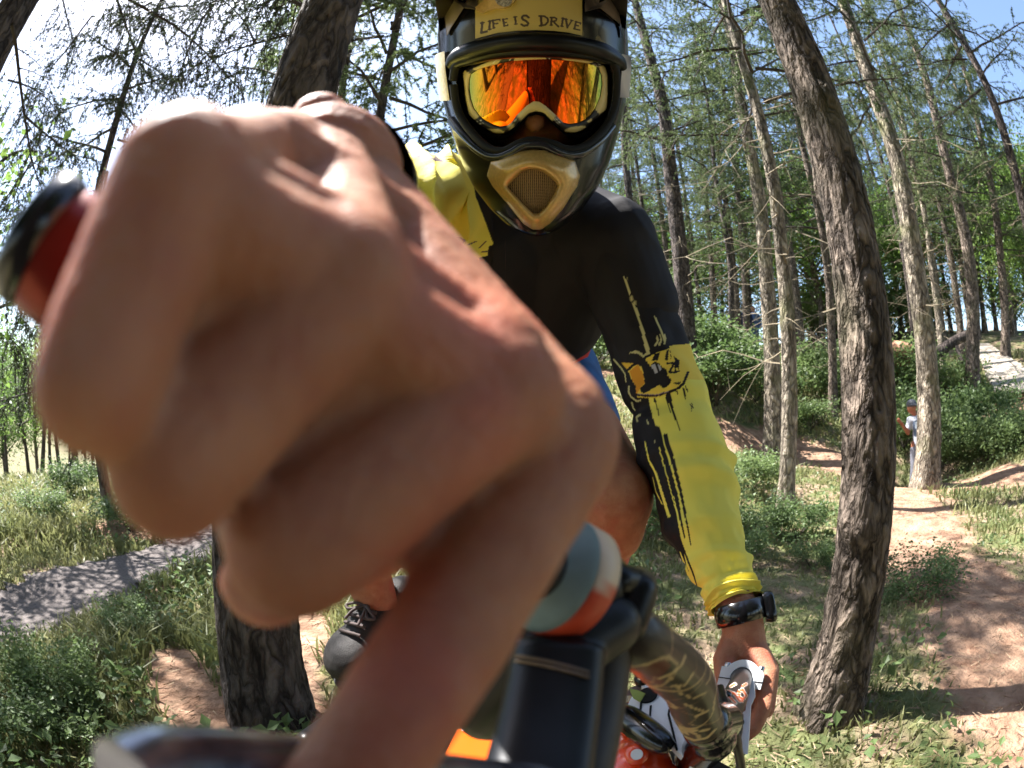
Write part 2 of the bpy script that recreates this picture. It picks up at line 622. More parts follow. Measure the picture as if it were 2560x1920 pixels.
PATH_UP = np.array([hit(*p)[:2] for p in ((-60, 1530), (150, 1428), (290, 1385), (420, 1350), (540, 1325), (620, 1300))])
PATH_LO = np.array([hit(*p)[:2] for p in ((-60, 1665), (130, 1580), (300, 1510), (420, 1450), (545, 1385), (640, 1340))])
PATH_C = 0.5 * (PATH_UP + PATH_LO)
PATH_W = np.linalg.norm(PATH_UP - PATH_LO, axis=1) * 0.42


def on_path(x, y, m=0.0):
    q = np.stack([x, y], 1)
    C = np.vstack([PATH_C[0] + (PATH_C[0] - PATH_C[1]) * 6, PATH_C, PATH_C[-1] + (PATH_C[-1] - PATH_C[-2]) * 6])
    best = np.full(len(q), 1e9)
    for a, b in zip(C[:-1], C[1:]):
        ab = b - a
        t = np.clip(((q - a) @ ab) / (ab @ ab), 0, 1)
        best = np.minimum(best, np.hypot(*(q - a - t[:, None] * ab).T))
    return best < float(PATH_W.mean()) + m


# ground sheet: polar grid, fine near the bike, reaching the horizon
NA, NR = 540, 150
ang = np.linspace(0, 2 * math.pi, NA, endpoint=False)
rad = np.concatenate([np.geomspace(0.25, 60, NR - 22), np.geomspace(66, 5000, 22)])
X = np.sin(ang)[None, :] * rad[:, None]
Y = np.cos(ang)[None, :] * rad[:, None]
Z = ground_np(X.ravel(), Y.ravel())
gv = np.stack([X.ravel(), Y.ravel(), Z], 1)
gv = np.vstack([gv, [[0, 0, ground(0, 0)]]])
i = np.arange(NR - 1)[:, None] * NA
j = np.arange(NA)[None, :]
j2 = (j + 1) % NA
gf = np.stack([i + j, i + NA + j, i + NA + j2, i + j2], -1).reshape(-1, 4)
gmb = MB()
gmb.add(gv, gf)
gmb.f.append(np.stack([np.arange(NA), np.roll(np.arange(NA), -1), np.full(NA, NA * NR)], 1)); gmb.m.append(np.zeros(NA, np.int32))
dirt = dirt_np(gv[:, 0], gv[:, 1])
gcol = np.stack([dirt, np.zeros_like(dirt), np.zeros_like(dirt)], 1)


def ground_material():
    m = bpy.data.materials.new('forest_floor')
    m.use_nodes = True
    nt = m.node_tree
    b = nt.nodes['Principled BSDF']
    b.inputs['Roughness'].default_value = 0.95
    b.inputs['Specular IOR Level'].default_value = 0.15
    tc = nt.nodes.new('ShaderNodeTexCoord')
    at = nt.nodes.new('ShaderNodeAttribute'); at.attribute_name = 'print'
    sep = nt.nodes.new('ShaderNodeSeparateColor')
    nt.links.new(at.outputs['Color'], sep.inputs[0])

    def nz(scale, det=6):
        n = nt.nodes.new('ShaderNodeTexNoise'); n.inputs['Scale'].default_value = scale; n.inputs['Detail'].default_value = det
        nt.links.new(tc.outputs['Object'], n.inputs['Vector'])
        return n.outputs[0]

    def ramp(src, p0, c0, p1, c1):
        r = nt.nodes.new('ShaderNodeValToRGB')
        r.color_ramp.elements[0].position = p0; r.color_ramp.elements[0].color = (*c0, 1)
        r.color_ramp.elements[1].position = p1; r.color_ramp.elements[1].color = (*c1, 1)
        nt.links.new(src, r.inputs[0])
        return r.outputs[0]
    grass = ramp(nz(2.2), 0.35, (0.06, 0.085, 0.03), 0.65, (0.17, 0.17, 0.075))
    litter = ramp(nz(14), 0.35, (0.14, 0.10, 0.065), 0.7, (0.34, 0.25, 0.17))
    soil = ramp(nz(7, 12), 0.3, (0.18, 0.098, 0.062), 0.7, (0.40, 0.26, 0.175))
    k = ramp(nz(3.1), 0.46, (0, 0, 0), 0.58, (1, 1, 1))
    mx = nt.nodes.new('ShaderNodeMix'); mx.data_type = 'RGBA'
    nt.links.new(k, mx.inputs['Factor']); nt.links.new(grass, mx.inputs[6]); nt.links.new(litter, mx.inputs[7])
    ms = nt.nodes.new('ShaderNodeMix'); ms.data_type = 'RGBA'
    add = nt.nodes.new('ShaderNodeMath'); add.operation = 'MULTIPLY_ADD'; add.inputs[1].default_value = 1.1
    sub = nt.nodes.new('ShaderNodeMath'); sub.operation = 'SUBTRACT'; sub.inputs[1].default_value = 0.5
    nt.links.new(nz(6), sub.inputs[0])
    nt.links.new(sub.outputs[0], add.inputs[0]); nt.links.new(sep.outputs[0], add.inputs[2])
    kk = ramp(add.outputs[0], 0.35, (0, 0, 0), 0.6, (1, 1, 1))
    nt.links.new(kk, ms.inputs['Factor']); nt.links.new(mx.outputs[2], ms.inputs[6]); nt.links.new(soil, ms.inputs[7])
    nt.links.new(ms.outputs[2], b.inputs['Base Color'])
    bp = nt.nodes.new('ShaderNodeBump'); bp.inputs['Strength'].default_value = 0.8; bp.inputs['Distance'].default_value = 0.04
    nt.links.new(nz(30, 8), bp.inputs['Height']); nt.links.new(bp.outputs[0], b.inputs['Normal'])
    return m


go = gmb.obj('ground', ground_material(), colors=gcol)
tag(go, kind='structure')

# tarmac path on the left: a sheet that follows the ground
C = smooth_path(np.vstack([PATH_C[0] + (PATH_C[0] - PATH_C[1]) * 5, PATH_C, PATH_C[-1] + (PATH_C[-1] - PATH_C[-2]) * 5]), 120)
T2 = np.gradient(C, axis=0); T2 /= np.linalg.norm(T2, axis=1, keepdims=True)
N2 = np.stack([-T2[:, 1], T2[:, 0]], 1)
pm = MB()
cols = 11
pw = float(PATH_W.mean())
G = []
for q in np.linspace(-1, 1, cols):
    e = 0.06 * np.sin(np.arange(120) * 0.9) * (abs(q) > 0.9) + 0.04 * np.sin(np.arange(120) * 2.3 + 1) * (abs(q) > 0.9)
    xy = C + N2 * (q * (pw + e))[:, None]
    z = ground_np(xy[:, 0], xy[:, 1])
    z = np.convolve(np.pad(z, 12, mode='edge'), np.ones(25) / 25, mode='valid')
    z = np.maximum(z, ground_np(xy[:, 0], xy[:, 1]) + 0.012) * 0.6 + 0.4 * (z + 0.03) + 0.008 - 0.015 * (abs(q) > 0.95)
    G.append(np.column_stack([xy, z]))
G = np.stack(G, 1).reshape(-1, 3)
i = np.arange(119)[:, None] * cols; j = np.arange(cols - 1)[None, :]
pm.add(G, np.stack([i + j, i + j + 1, i + cols + j + 1, i + cols + j], -1).reshape(-1, 4))
M_PATH = mat('path_tarmac', (0.075, 0.066, 0.064), 0.95, color2=(0.16, 0.135, 0.125), scale=60, bump=0.5, bscale=160, spec=0.2)
tag(pm.obj('path', M_PATH), kind='structure')

# far hill beyond the meadow
hm = MB()
az = np.radians(np.linspace(-100, -10, 80))
hh = 60 + 50 * np.sin((np.linspace(0, 1, 80)) * 5.0) ** 2 + 12 * np.sin(np.linspace(0, 40, 80))
rows = []
for k_, (rr, f) in enumerate(((1500, 0.0), (1900, 0.75), (2200, 1.0), (2900, -0.4))):
    rows.append(np.stack([np.sin(az) * rr, np.cos(az) * rr, -10 + hh * f], 1))
HV = np.concatenate(rows)
i = np.arange(3)[:, None] * 80; j = np.arange(79)[None, :]
hm.add(HV, np.stack([i + j, i + j + 1, i + 80 + j + 1, i + 80 + j], -1).reshape(-1, 4))
tag(hm.obj('hills', mat('far_fields', (0.10, 0.14, 0.10), 0.95, color2=(0.2, 0.22, 0.15), scale=0.01)), kind='structure')
# ------------------------------------------------------------------ trees
def tri_sprays(mb, pos, direc, length, width, mi):
    """One thin pointed triangle per position, along direc."""
    pos = np.asarray(pos, float); n = len(pos)
    if n == 0: return
    d = np.asarray(direc, float); d = d / np.maximum(np.linalg.norm(d, axis=1, keepdims=True), 1e-9)
    s = np.cross(d, rng.normal(size=(n, 3))); s /= np.maximum(np.linalg.norm(s, axis=1, keepdims=True), 1e-9)
    L = (length * rng.uniform(0.6, 1.3, n))[:, None]; w = width * 0.5
    V = np.stack([pos - s * w, pos + s * w, pos + d * L], 1).reshape(-1, 3)
    mb.add(V, np.arange(3 * n).reshape(-1, 3), mi)


def leaf_quads(mb, pos, size, mi, up=0.4):
    """A pointed, slightly folded leaf (two triangles) at every position."""
    pos = np.asarray(pos, float); n = len(pos)
    if n == 0: return
    nrm = rng.normal(size=(n, 3)); nrm[:, 2] = np.abs(nrm[:, 2]) + up
    nrm /= np.linalg.norm(nrm, axis=1, keepdims=True)
    d = np.cross(nrm, rng.normal(size=(n, 3))); d /= np.linalg.norm(d, axis=1, keepdims=True)
    s = np.cross(nrm, d)
    L = (size * rng.uniform(0.6, 1.4, n))[:, None]
    fold = nrm * L * 0.12
    V = np.stack([pos, pos + d * L * 0.5 + s * L * 0.33 + fold, pos + d * L, pos + d * L * 0.5 - s * L * 0.33 + fold], 1).reshape(-1, 3)
    b = np.arange(n)[:, None] * 4
    mb.add(V, np.concatenate([b + np.array([0, 1, 2]), b + np.array([0, 2, 3])]), mi)


def unit(v):
    v = np.asarray(v, float)
    return v / max(np.linalg.norm(v), 1e-9)


def larch_bough(mb, path, r0, leafy=1.0, sub=12, tuft=0.026, mi_wood=0, mi_leaf=1, hang=0.6, twig_len=0.3, sub_len=0.45, kmain=5):
    """A limb with side shoots, hanging twigs and needle tufts along them."""
    path = np.asarray(path, float); n = len(path)
    add_tube(mb, path, np.linspace(r0, r0 * 0.22, n), kmain, mi_wood, cap=False)
    L = np.linalg.norm(np.diff(path, axis=0), axis=1).sum()
    T, N, B = frames(path)
    NP, ND = [], []
    for q in range(sub):
        f = 0.12 + 0.86 * (q + rng.uniform(0, 1)) / sub
        x = f * (n - 1); a = min(int(x), n - 2); u = x - a
        p = path[a] * (1 - u) + path[a + 1] * u
        side = unit(np.cross(T[a], [0, 0, 1.0]) + 1e-6) * (1 if q % 2 else -1)
        d = unit(T[a] * rng.uniform(0.3, 0.9) + side * rng.uniform(0.5, 1.0) + np.array([0, 0, rng.uniform(-0.5, 0.25)]))
        l = sub_len * L * (1.05 - f) * rng.uniform(0.5, 1.15) + 0.06
        t = np.linspace(0, 1, 5)
        sp = p + d * (t * l)[:, None] + np.array([0, 0, -1.0]) * (t ** 2 * l * 0.25 * hang)[:, None] + rng.normal(0, 0.02 * l, (5, 3)) * t[:, None]
        add_tube(mb, sp, np.linspace(r0 * 0.3, r0 * 0.1, 5), 3, mi_wood, cap=False)
        lines = [sp]
        for w in range(rng.integers(2, 6)):
            g = rng.uniform(0.15, 1.0) * 4; c = min(int(g), 3)
            o = sp[c] + (sp[c + 1] - sp[c]) * (g - c)
            dd = unit(np.array([0, 0, -1.0]) * hang + d * 0.5 + rng.normal(0, 0.45, 3))
            ll = twig_len * rng.uniform(0.3, 1.1)
            tt = np.linspace(0, 1, 4)
            tp = o + dd * (tt * ll)[:, None] + np.array([0, 0, -1.0]) * (tt ** 2 * ll * 0.3 * hang)[:, None] + rng.normal(0, 0.05 * ll, (4, 3)) * tt[:, None]
            add_tube(mb, tp, np.linspace(r0 * 0.1 + 0.0012, 0.001, 4), 3, mi_wood, cap=False)
            lines.append(tp)
        if leafy > 0:
            for ln in lines:
                ll = np.linalg.norm(ln[-1] - ln[0])
                m = int(ll / 0.035 * leafy) + 1
                tq = rng.uniform(0.1, 1, m) * (len(ln) - 1)
                ii = np.minimum(tq.astype(int), len(ln) - 2)
                o = ln[ii] + (ln[ii + 1] - ln[ii]) * (tq - ii)[:, None]
                o = np.repeat(o, 4, 0)
                NP.append(o); ND.append(rng.normal(size=o.shape) + unit(ln[-1] - ln[0]) * 0.5)
    if NP:
        tri_sprays(mb, np.concatenate(NP), np.concatenate(ND), tuft, tuft * 0.32, mi_leaf)


def crown_mesh(name, h0, h1, n, L0, leafy, dead_from=None, mats=None, rise=0.1, tuft=0.03, tw=0.3, sub=11, r_trunk=0.12):
    """Crown of a conifer whose trunk runs up the local z axis."""
    mb = MB()
    for q in range(n):
        f = (q + rng.uniform(0, 1)) / n
        z = h0 + (h1 - h0) * f
        a = q * 2.4 + rng.uniform(-0.4, 0.4)
        L = L0 * (1.05 - 0.8 * f) * rng.uniform(0.6, 1.15)
        t = np.linspace(0, 1, 7)
        r = r_trunk * (1 - 0.7 * z / h1) * 0.8
        out = r + t * L
        zz = z + rise * L * t - 0.28 * L * t ** 2 + 0.15 * L * t ** 3
        wob = rng.normal(0, 0.03 * L, 7) * t
        path = np.stack([np.cos(a) * out - np.sin(a) * wob, np.sin(a) * out + np.cos(a) * wob, zz], 1)
        larch_bough(mb, path, 0.011 + 0.008 * L, leafy, sub, tuft, 0, 1, 0.6, tw)
    if dead_from is not None:
        for q in range(int((h0 - dead_from) * 9)):
            z = dead_from + (h0 - dead_from) * rng.uniform(0, 1)
            a = rng.uniform(0, 6.28); L = rng.uniform(0.3, 1.5)
            t = np.linspace(0, 1, 7)
            out = r_trunk * 0.7 + t * L
            w = np.cumsum(rng.normal(0, 0.05 * L, 7))
            zz = z + rng.uniform(-0.35, 0.3) * L * t - 0.25 * L * t ** 2 + np.cumsum(rng.normal(0, 0.03 * L, 7))
            path = np.stack([np.cos(a) * out - np.sin(a) * w, np.sin(a) * out + np.cos(a) * w, zz], 1)
            add_tube(mb, path, np.linspace(0.009, 0.002, 7), 3, 2, cap=False)
            for s_ in range(rng.integers(2, 6)):
                c = rng.integers(1, 6)
                d = unit(np.array([np.cos(a), np.sin(a), 0]) * 0.5 + rng.normal(0, 0.7, 3))
                l = L * rng.uniform(0.15, 0.45); tt = np.linspace(0, 1, 5)
                cur = rng.normal(0, 0.3, 3)
                sp = path[c] + d * (tt * l)[:, None] + cur * (tt ** 2 * l)[:, None]
                add_tube(mb, sp, np.linspace(0.0045, 0.0015, 5), 3, 2, cap=False)
    return mb.mesh(name, mats or [M_TWIG, M_NEEDLE, M_TWIG_PALE], smooth=False)


def trunk_mesh(name, r, h, m, bend=None, k=20, n=70, rough=0.06, flare=0.5, top=0.3, fine=0.0, seed=0, knots=0):
    """Tapered trunk on the local z axis, with root flare, lumps, knots and (near trees) bark plates in relief."""
    z = np.concatenate([[-0.35, -0.1], np.linspace(0.0, h, n) if not fine else np.concatenate([np.linspace(0, h * 0.45, int(n * 0.8)), np.linspace(h * 0.47, h, n - int(n * 0.8))])])
    zz = np.clip(z, 0, None)
    rr = r * (1 - (1 - top) * zz / h) * (1 + flare * np.exp(-zz / (r * 2.2)))
    a = np.linspace(0, 2 * math.pi, k, endpoint=False)
    V = np.zeros((len(z), k, 3))
    bx = np.zeros(len(z)); by = np.zeros(len(z))
    if bend is not None:
        for hb, dx, dy in bend:
            w = np.exp(-((z - hb) / (h * 0.11)) ** 2)
            bx += dx * w; by += dy * w
    kn = [(rng.uniform(0.4, h * 0.7), rng.uniform(0, 6.28)) for _ in range(knots)]
    for i_, zi in enumerate(z):
        for j_, aj in enumerate(a):
            ca, sa = math.cos(aj), math.sin(aj)
            d = rough * noise.noise(Vector((ca * 1.2 + seed, sa * 1.2, zi * 1.3)))
            d += 0.35 * flare * max(0, math.sin(aj * 5 + seed)) * math.exp(-max(zi, 0) / (r * 1.6))
            if fine:
                p = Vector((ca * 3.2 * r / 0.12 + seed, sa * 3.2 * r / 0.12, zi * 7.0))
                q = abs(noise.noise(p)) * 0.6 + abs(noise.noise(p * 2.3)) * 0.4
                d += fine * (min(q, 0.28) / 0.28 - 0.6) + fine * 0.5 * noise.noise(p * 5)
            for zk, ak in kn:
                dz = (zi - zk) / 0.05
                if abs(dz) < 3:
                    da = (aj - ak + math.pi) % (2 * math.pi) - math.pi
                    d += 0.16 * math.exp(-dz * dz - (da * r / 0.04) ** 2)
            V[i_, j_] = (ca * rr[i_] * (1 + d) + bx[i_], sa * rr[i_] * (1 + d) + by[i_], zi)
    nz_ = len(z)
    i = np.arange(nz_ - 1)[:, None] * k; j = np.arange(k)[None, :]; j2 = (j + 1) % k
    mb = MB()
    mb.add(V.reshape(-1, 3), np.stack([i + j, i + j2, i + k + j2, i + k + j], -1).reshape(-1, 4))
    mb.add(V[-1], np.arange(k)[None, :])
    return mb.mesh(name, m)


def at_distance(px, py, d):
    r = ray(px, py)
    return EYE + r * (d / math.hypot(r[0], r[1]))


def stand(ref1, ref2, d):
    """Foot, axis and rotation of a trunk seen through two points of the photograph at horizontal distance d."""
    a, b = at_distance(*ref1, d), at_distance(*ref2, d)
    if a[2] < b[2]: a, b = b, a
    ax = unit(a - b)
    foot = b.copy()
    for _ in range(30):
        foot = foot - ax * (foot[2] - ground(foot[0], foot[1])) / ax[2]
    q = Vector(ax).to_track_quat('Z', 'Y')
    return foot, ax, q


def put_tree(name, foot, quat, trunk_me, crown_me, label, group=None, spin=0.0, cscale=1.0, cname='crown'):
    root = empty(name, foot, label, 'tree', group)
    root.rotation_mode = 'XYZ'
    root.rotation_euler = (quat.to_matrix() @ Matrix.Rotation(spin, 3, 'Z')).to_euler()
    if trunk_me:
        o = bpy.data.objects.new('trunk', trunk_me); COL.objects.link(o); o.parent = root
        o.rotation_euler = (0, 0, -spin)
    if crown_me:
        c = bpy.data.objects.new(cname, crown_me); COL.objects.link(c); c.parent = root
        c.scale = (cscale,) * 3
    return root


CR = [crown_mesh('larch_crown_a', 4.6, 13.0, 44, 2.1, 1.2, 1.5, tuft=0.042),
      crown_mesh('larch_crown_b', 3.6, 12.0, 46, 1.9, 1.3, 1.2, tuft=0.042),
      crown_mesh('larch_crown_c', 5.6, 14.0, 40, 2.3, 1.2, 2.2, tuft=0.042),
      crown_mesh('larch_crown_dense', 3.0, 11.0, 56, 1.6, 1.5, 1.6, tuft=0.046)]
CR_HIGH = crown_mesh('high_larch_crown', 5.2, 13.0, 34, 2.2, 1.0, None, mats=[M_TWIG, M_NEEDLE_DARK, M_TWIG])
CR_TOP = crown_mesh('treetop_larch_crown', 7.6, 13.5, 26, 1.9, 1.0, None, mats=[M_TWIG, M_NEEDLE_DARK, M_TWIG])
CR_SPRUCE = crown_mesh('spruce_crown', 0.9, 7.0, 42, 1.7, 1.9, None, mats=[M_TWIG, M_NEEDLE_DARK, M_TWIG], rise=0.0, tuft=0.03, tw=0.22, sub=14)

LARCHES = [
    # ref1, ref2, distance, width px, bark, crown, label, name, extra
    ((1649, 289), (1718, 868), 9.5, 48, 'd', 0, 'dark brown larch trunk just behind the rider, beside the helmet', 0.3),
    ((1570, 370), (1580, 600), 13.0, 24, 'd', 2, 'thin dark larch trunk showing between helmet and the thicker dark trunk', 1.3),
    ((1862, 240), (1934, 1000), 8.6, 46, 'p', 2, 'dark sided larch, the farther of the pair of trunks beside the sleeve', 2.2),
    ((1904, 289), (1972, 1100), 5.6, 42, 'p', 0, 'sunlit larch with curly dead twigs, the nearer of the pair beside the sleeve', 4.4),
    ((1775, 290), (1828, 880), 15.0, 17, 'd', 3, 'very thin straight larch between the dark trunk and the sunlit pair', 5.0),
    ((2200, 227), (2325, 1020), 7.4, 62, 'p', 2, 'pale mossy larch trunk that the boy in the white shirt stands behind', 0.9),
    ((2252, 270), (2338, 675), 14.0, 20, 'p', 1, 'thin pale trunk showing right behind the pale mossy larch', 3.3),
    ((2315, 193), (2426, 760), 12.5, 40, 'b', 0, 'grey larch trunk rising from the leafy bank, left of the plank ramp', 2.9),
    ((2445, 193), (2537, 434), 9.0, 32, 'd', 2, 'dark leaning larch reaching the right edge above the plank ramp', 1.9),
    ((2445, 290), (2514, 800), 15.5, 26, 'b', 3, 'thin mossy larch standing beside the upper end of the plank ramp', 4.9),
    ((2030, 430), (2082, 1000), 11.0, 24, 'b', 1, 'slim grey larch on the bank, half hidden by the big near trunk', 5.9),
    ((970, 130), (953, 372), 4.8, 30, 'd', 3, 'dark larch trunk between the fist and the helmet', 2.0),
    ((729, 0), (738, 160), 9.0, 15, 'd', 3, 'thin far stem seen left of the thick trunk above the fist', 0.4),
    ((862, 60), (842, 300), 5.2, 26, 'd', 2, 'larch whose trunk hides behind the thick dark trunk', 1.1),
    ((252, 1145), (277, 1305), 5.4, 29, 'd', None, 'small dark conifer with a bent stem beside the tarmac path', 0.0),
]
for ref1, ref2, d, w, bk, cr, lab, spin in LARCHES:
    foot, ax, q = stand(ref1, ref2, d)
    lo = at_distance(*ref2, d)
    r = 0.5 * w / FPX * np.linalg.norm(lo - EYE) / 1.06
    b = {'d': M_BARK_DARK, 'b': M_BARK, 'p': M_BARK_PALE}[bk]
    sd = rng.uniform(0, 50)
    tm = trunk_mesh('larch_trunk', r * 1.08, 13.0 if cr is not None else 7.5, b, k=28, n=110, rough=0.10, flare=0.35, seed=sd, fine=0.05, knots=14,
                    bend=[(3.0, rng.uniform(-0.05, 0.05), rng.uniform(-0.1, 0.1)), (6, rng.uniform(-0.1, 0.1), 0.1)])
    put_tree('spruce_tree' if cr is None else 'larch_tree', foot, q, tm, CR_SPRUCE if cr is None else CR[cr], lab, 'larches in the wood', spin, 1.0)

# the near, curved trunk on the right
foot, ax, q = stand((1962, 60), (2092, 1700), 1.72)
side = q.inverted() @ Vector(unit(np.cross(ray(2150, 900), [0, 0, 1])))
rr_ = 0.5 * 128 / FPX * 1.75
tm = trunk_mesh('near_larch_trunk', rr_ * 1.12, 9.0, M_BARK, k=110, n=380, rough=0.08, flare=0.42, seed=3.0, fine=0.075, knots=26, top=0.5,
                bend=[(0.95, side.x * 0.012, side.y * 0.012), (1.9, side.x * 0.015, side.y * 0.015)])
put_tree('larch_tree', foot, q, tm, CR_HIGH, 'thick flaky barked larch in front, curving up past the right sleeve', 'larches in the wood', 1.0)

# the thick trunk behind the fist
foot3, ax3, q3 = stand((795, 110), (648, 1600), 1.65)
rr_ = 0.5 * 185 / FPX * 1.85
tm = trunk_mesh('thick_larch_trunk', rr_ * 1.0, 9.0, M_BARK_DARK, k=96, n=300, rough=0.07, flare=0.25, seed=9.0, fine=0.055, knots=16, top=0.75)
t3 = put_tree('larch_tree', foot3, q3, tm, CR_TOP, 'thick dark larch trunk directly behind the big fist', 'larches in the wood', 2.6)

# boughs that hang from it over the upper left
lm = MB()
for pts, r in (([(780, 85, 2.5), (749, 81, 2.7), (635, 110, 3.0), (533, 146, 3.3), (456, 183, 3.6)], 0.012),
               ([(790, 30, 2.5), (700, -10, 2.7), (600, -40, 3.1)], 0.014),
               ([(240, -60, 3.6), (325, 0, 3.5), (431, 61, 3.4), (509, 126, 3.3), (610, 236, 3.2)], 0.014),
               ([(560, -60, 3.9), (541, 0, 3.9), (505, 49, 3.8), (460, 155, 3.7), (419, 275, 3.6)], 0.015),
               ([(280, -50, 4.0), (293, 0, 4.0), (330, 106, 3.9), (358, 171, 3.8), (425, 245, 3.7)], 0.013),
               ([(140, -50, 4.2), (157, 0, 4.2), (175, 75, 4.1), (200, 150, 4.0)], 0.010),
               ([(230, 40, 4.5), (170, 120, 4.4), (120, 180, 4.3), (80, 250, 4.2)], 0.009),
               ([(640, 110, 3.4), (600, 40, 3.5), (520, -30, 3.6)], 0.009),
               ([(780, 230, 2.6), (700, 190, 3.2), (620, 170, 3.6), (560, 200, 4.0)], 0.010)):
    larch_bough(lm, smooth_path([P(*p) for p in pts], 9), r, 0.55, 20, 0.026, 0, 1, 0.9, 0.36, 0.34, 6)
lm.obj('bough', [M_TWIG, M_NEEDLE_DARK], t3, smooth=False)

# the tree that leans in at the upper left corner
az1 = math.radians(-71)
foot1 = np.array([math.sin(az1) * 3.1, math.cos(az1) * 3.1, 0]); foot1[2] = ground(foot1[0], foot1[1])
tm = trunk_mesh('corner_larch_trunk', 0.17, 9.0, M_BARK_DARK, k=40, n=120, rough=0.1, flare=0.3, seed=21.0, fine=0.05, top=0.6)
t1 = put_tree('larch_tree', foot1, Vector((0.0, 0.02, 1)).to_track_quat('Z', 'Y'), tm, CR_TOP, 'dark trunk cutting the upper left corner, with a drooping stem', 'larches in the wood', 0.2)
lm = MB()
for pts, r, lf in (([(30, 60, 3.2), (41, 122, 3.3), (61, 285, 3.4), (81, 407, 3.5), (112, 490, 3.6)], 0.014, 0.5),
                   ([(62, 290, 3.4), (120, 340, 3.7), (180, 385, 4.0), (240, 400, 4.3)], 0.010, 1.0),
                   ([(20, 200, 3.4), (80, 220, 3.6), (130, 260, 3.9), (150, 310, 4.1)], 0.008, 1.0),
                   ([(80, 400, 3.5), (40, 480, 3.8), (30, 560, 4.0)], 0.008, 1.0),
                   ([(10, 640, 4.2), (40, 720, 4.3), (60, 800, 4.4)], 0.008, 1.4),
                   ([(-30, 820, 4.4), (30, 850, 4.5), (75, 905, 4.6), (90, 960, 4.7)], 0.008, 1.6)):
    larch_bough(lm, smooth_path([P(*p) for p in pts], 8), r, lf, 16, 0.026, 0, 1, 0.8, 0.3, 0.34, 6)
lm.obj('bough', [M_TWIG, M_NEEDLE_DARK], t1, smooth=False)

# larches out of the picture whose crowns shade the clearing
for azd, d, cr, lab in ((96, 4.5, 0, 'larch standing outside the picture to the right of the bike'),
                        (-105, 5.5, 1, 'larch standing outside the picture to the left of the bike'),
                        (150, 6.0, 2, 'larch standing behind the camera')):
    a_ = math.radians(azd)
    f_ = np.array([math.sin(a_) * d, math.cos(a_) * d, 0]); f_[2] = ground(f_[0], f_[1])
    tm = trunk_mesh('larch_trunk', 0.16, 13.0, M_BARK, k=16, n=50, seed=azd)
    put_tree('larch_tree', f_, Vector((0, 0.02, 1)).to_track_quat('Z', 'Y'), tm, CR[cr], lab, 'larches in the wood', azd)


ORD = ['first', 'second', 'third', 'fourth', 'fifth', 'sixth', 'seventh', 'eighth', 'ninth', 'tenth', 'eleventh', 'twelfth', 'thirteenth', 'fourteenth', 'fifteenth', 'sixteenth', 'seventeenth', 'eighteenth', 'nineteenth', 'twentieth',
       'twenty-first', 'twenty-second', 'twenty-third', 'twenty-fourth', 'twenty-fifth', 'twenty-sixth', 'twenty-seventh', 'twenty-eighth', 'twenty-ninth', 'thirtieth', 'thirty-first', 'thirty-second', 'thirty-third', 'thirty-fourth', 'thirty-fifth',
       'thirty-sixth', 'thirty-seventh', 'thirty-eighth', 'thirty-ninth', 'fortieth', 'forty-first', 'forty-second', 'forty-third', 'forty-fourth', 'forty-fifth']


def count_off(things):
    '''Number the look-alikes of each group from left to right in their labels.'''
    by = {}
    for x, o in things:
        by.setdefault(o['label'], []).append((x, o))
    for lab, l in by.items():
        if len(l) > 1:
            for k, (x, o) in enumerate(sorted(l, key=lambda t: t[0])):
                o['label'] = lab + ', ' + ORD[k] + ' from the left'


# ------------------------------------------------------------------ broad-leaved trees and far trunks
def leafy_mesh(name, h, rx, n_cl, n_leaf, size, mats, base=0.25):
    mb = MB()
    add_tube(mb, smooth_path([[0, 0, -0.2], [0.05 * h * 0.3, 0, h * 0.3], [-0.02 * h, 0.02 * h, h * 0.62], [0, 0, h * 0.9]], 9), np.linspace(0.018 * h, 0.004 * h, 9), 7, 0, cap=False)
    Ps = []
    for c in range(n_cl):
        u = rng.normal(size=3); u /= np.linalg.norm(u)
        rr = rng.uniform(0.35, 1.0) ** 0.6
        ctr = np.array([u[0] * rx * rr, u[1] * rx * rr, h * (base + (1 - base) * (0.5 + 0.5 * u[2] * rr))])
        if c % 2 == 0:
            o = np.array([0, 0, max(0.15 * h, ctr[2] - 0.35 * rx)])
            add_tube(mb, smooth_path([o, 0.5 * (o + ctr) + rng.normal(0, 0.06 * rx, 3), ctr], 6), np.linspace(0.007 * h, 0.001 * h, 6), 4, 0, cap=False)
        s = rng.uniform(0.16, 0.34) * rx
        Ps.append(ctr + rng.normal(0, 1, (n_leaf, 3)) * s * np.array([1, 1, 0.6]))
    leaf_quads(mb, np.concatenate(Ps), size, 1)
    return mb.mesh(name, mats, smooth=False)


BL = [leafy_mesh('broadleaf_a', 8.0, 2.6, 90, 150, 0.13, [M_BARK, M_LEAF]),
      leafy_mesh('broadleaf_b', 6.5, 2.4, 80, 150, 0.12, [M_BARK, M_LEAF], 0.15),
      leafy_mesh('broadleaf_c', 9.0, 2.2, 90, 140, 0.12, [M_BARK, M_LEAF], 0.35)]
SAPL = [leafy_mesh('young_tree_a', 3.4, 0.9, 30, 40, 0.07, [M_TWIG, M_LEAF], 0.3), leafy_mesh('young_tree_b', 4.2, 0.8, 26, 22, 0.07, [M_TWIG, M_NEEDLE], 0.3)]

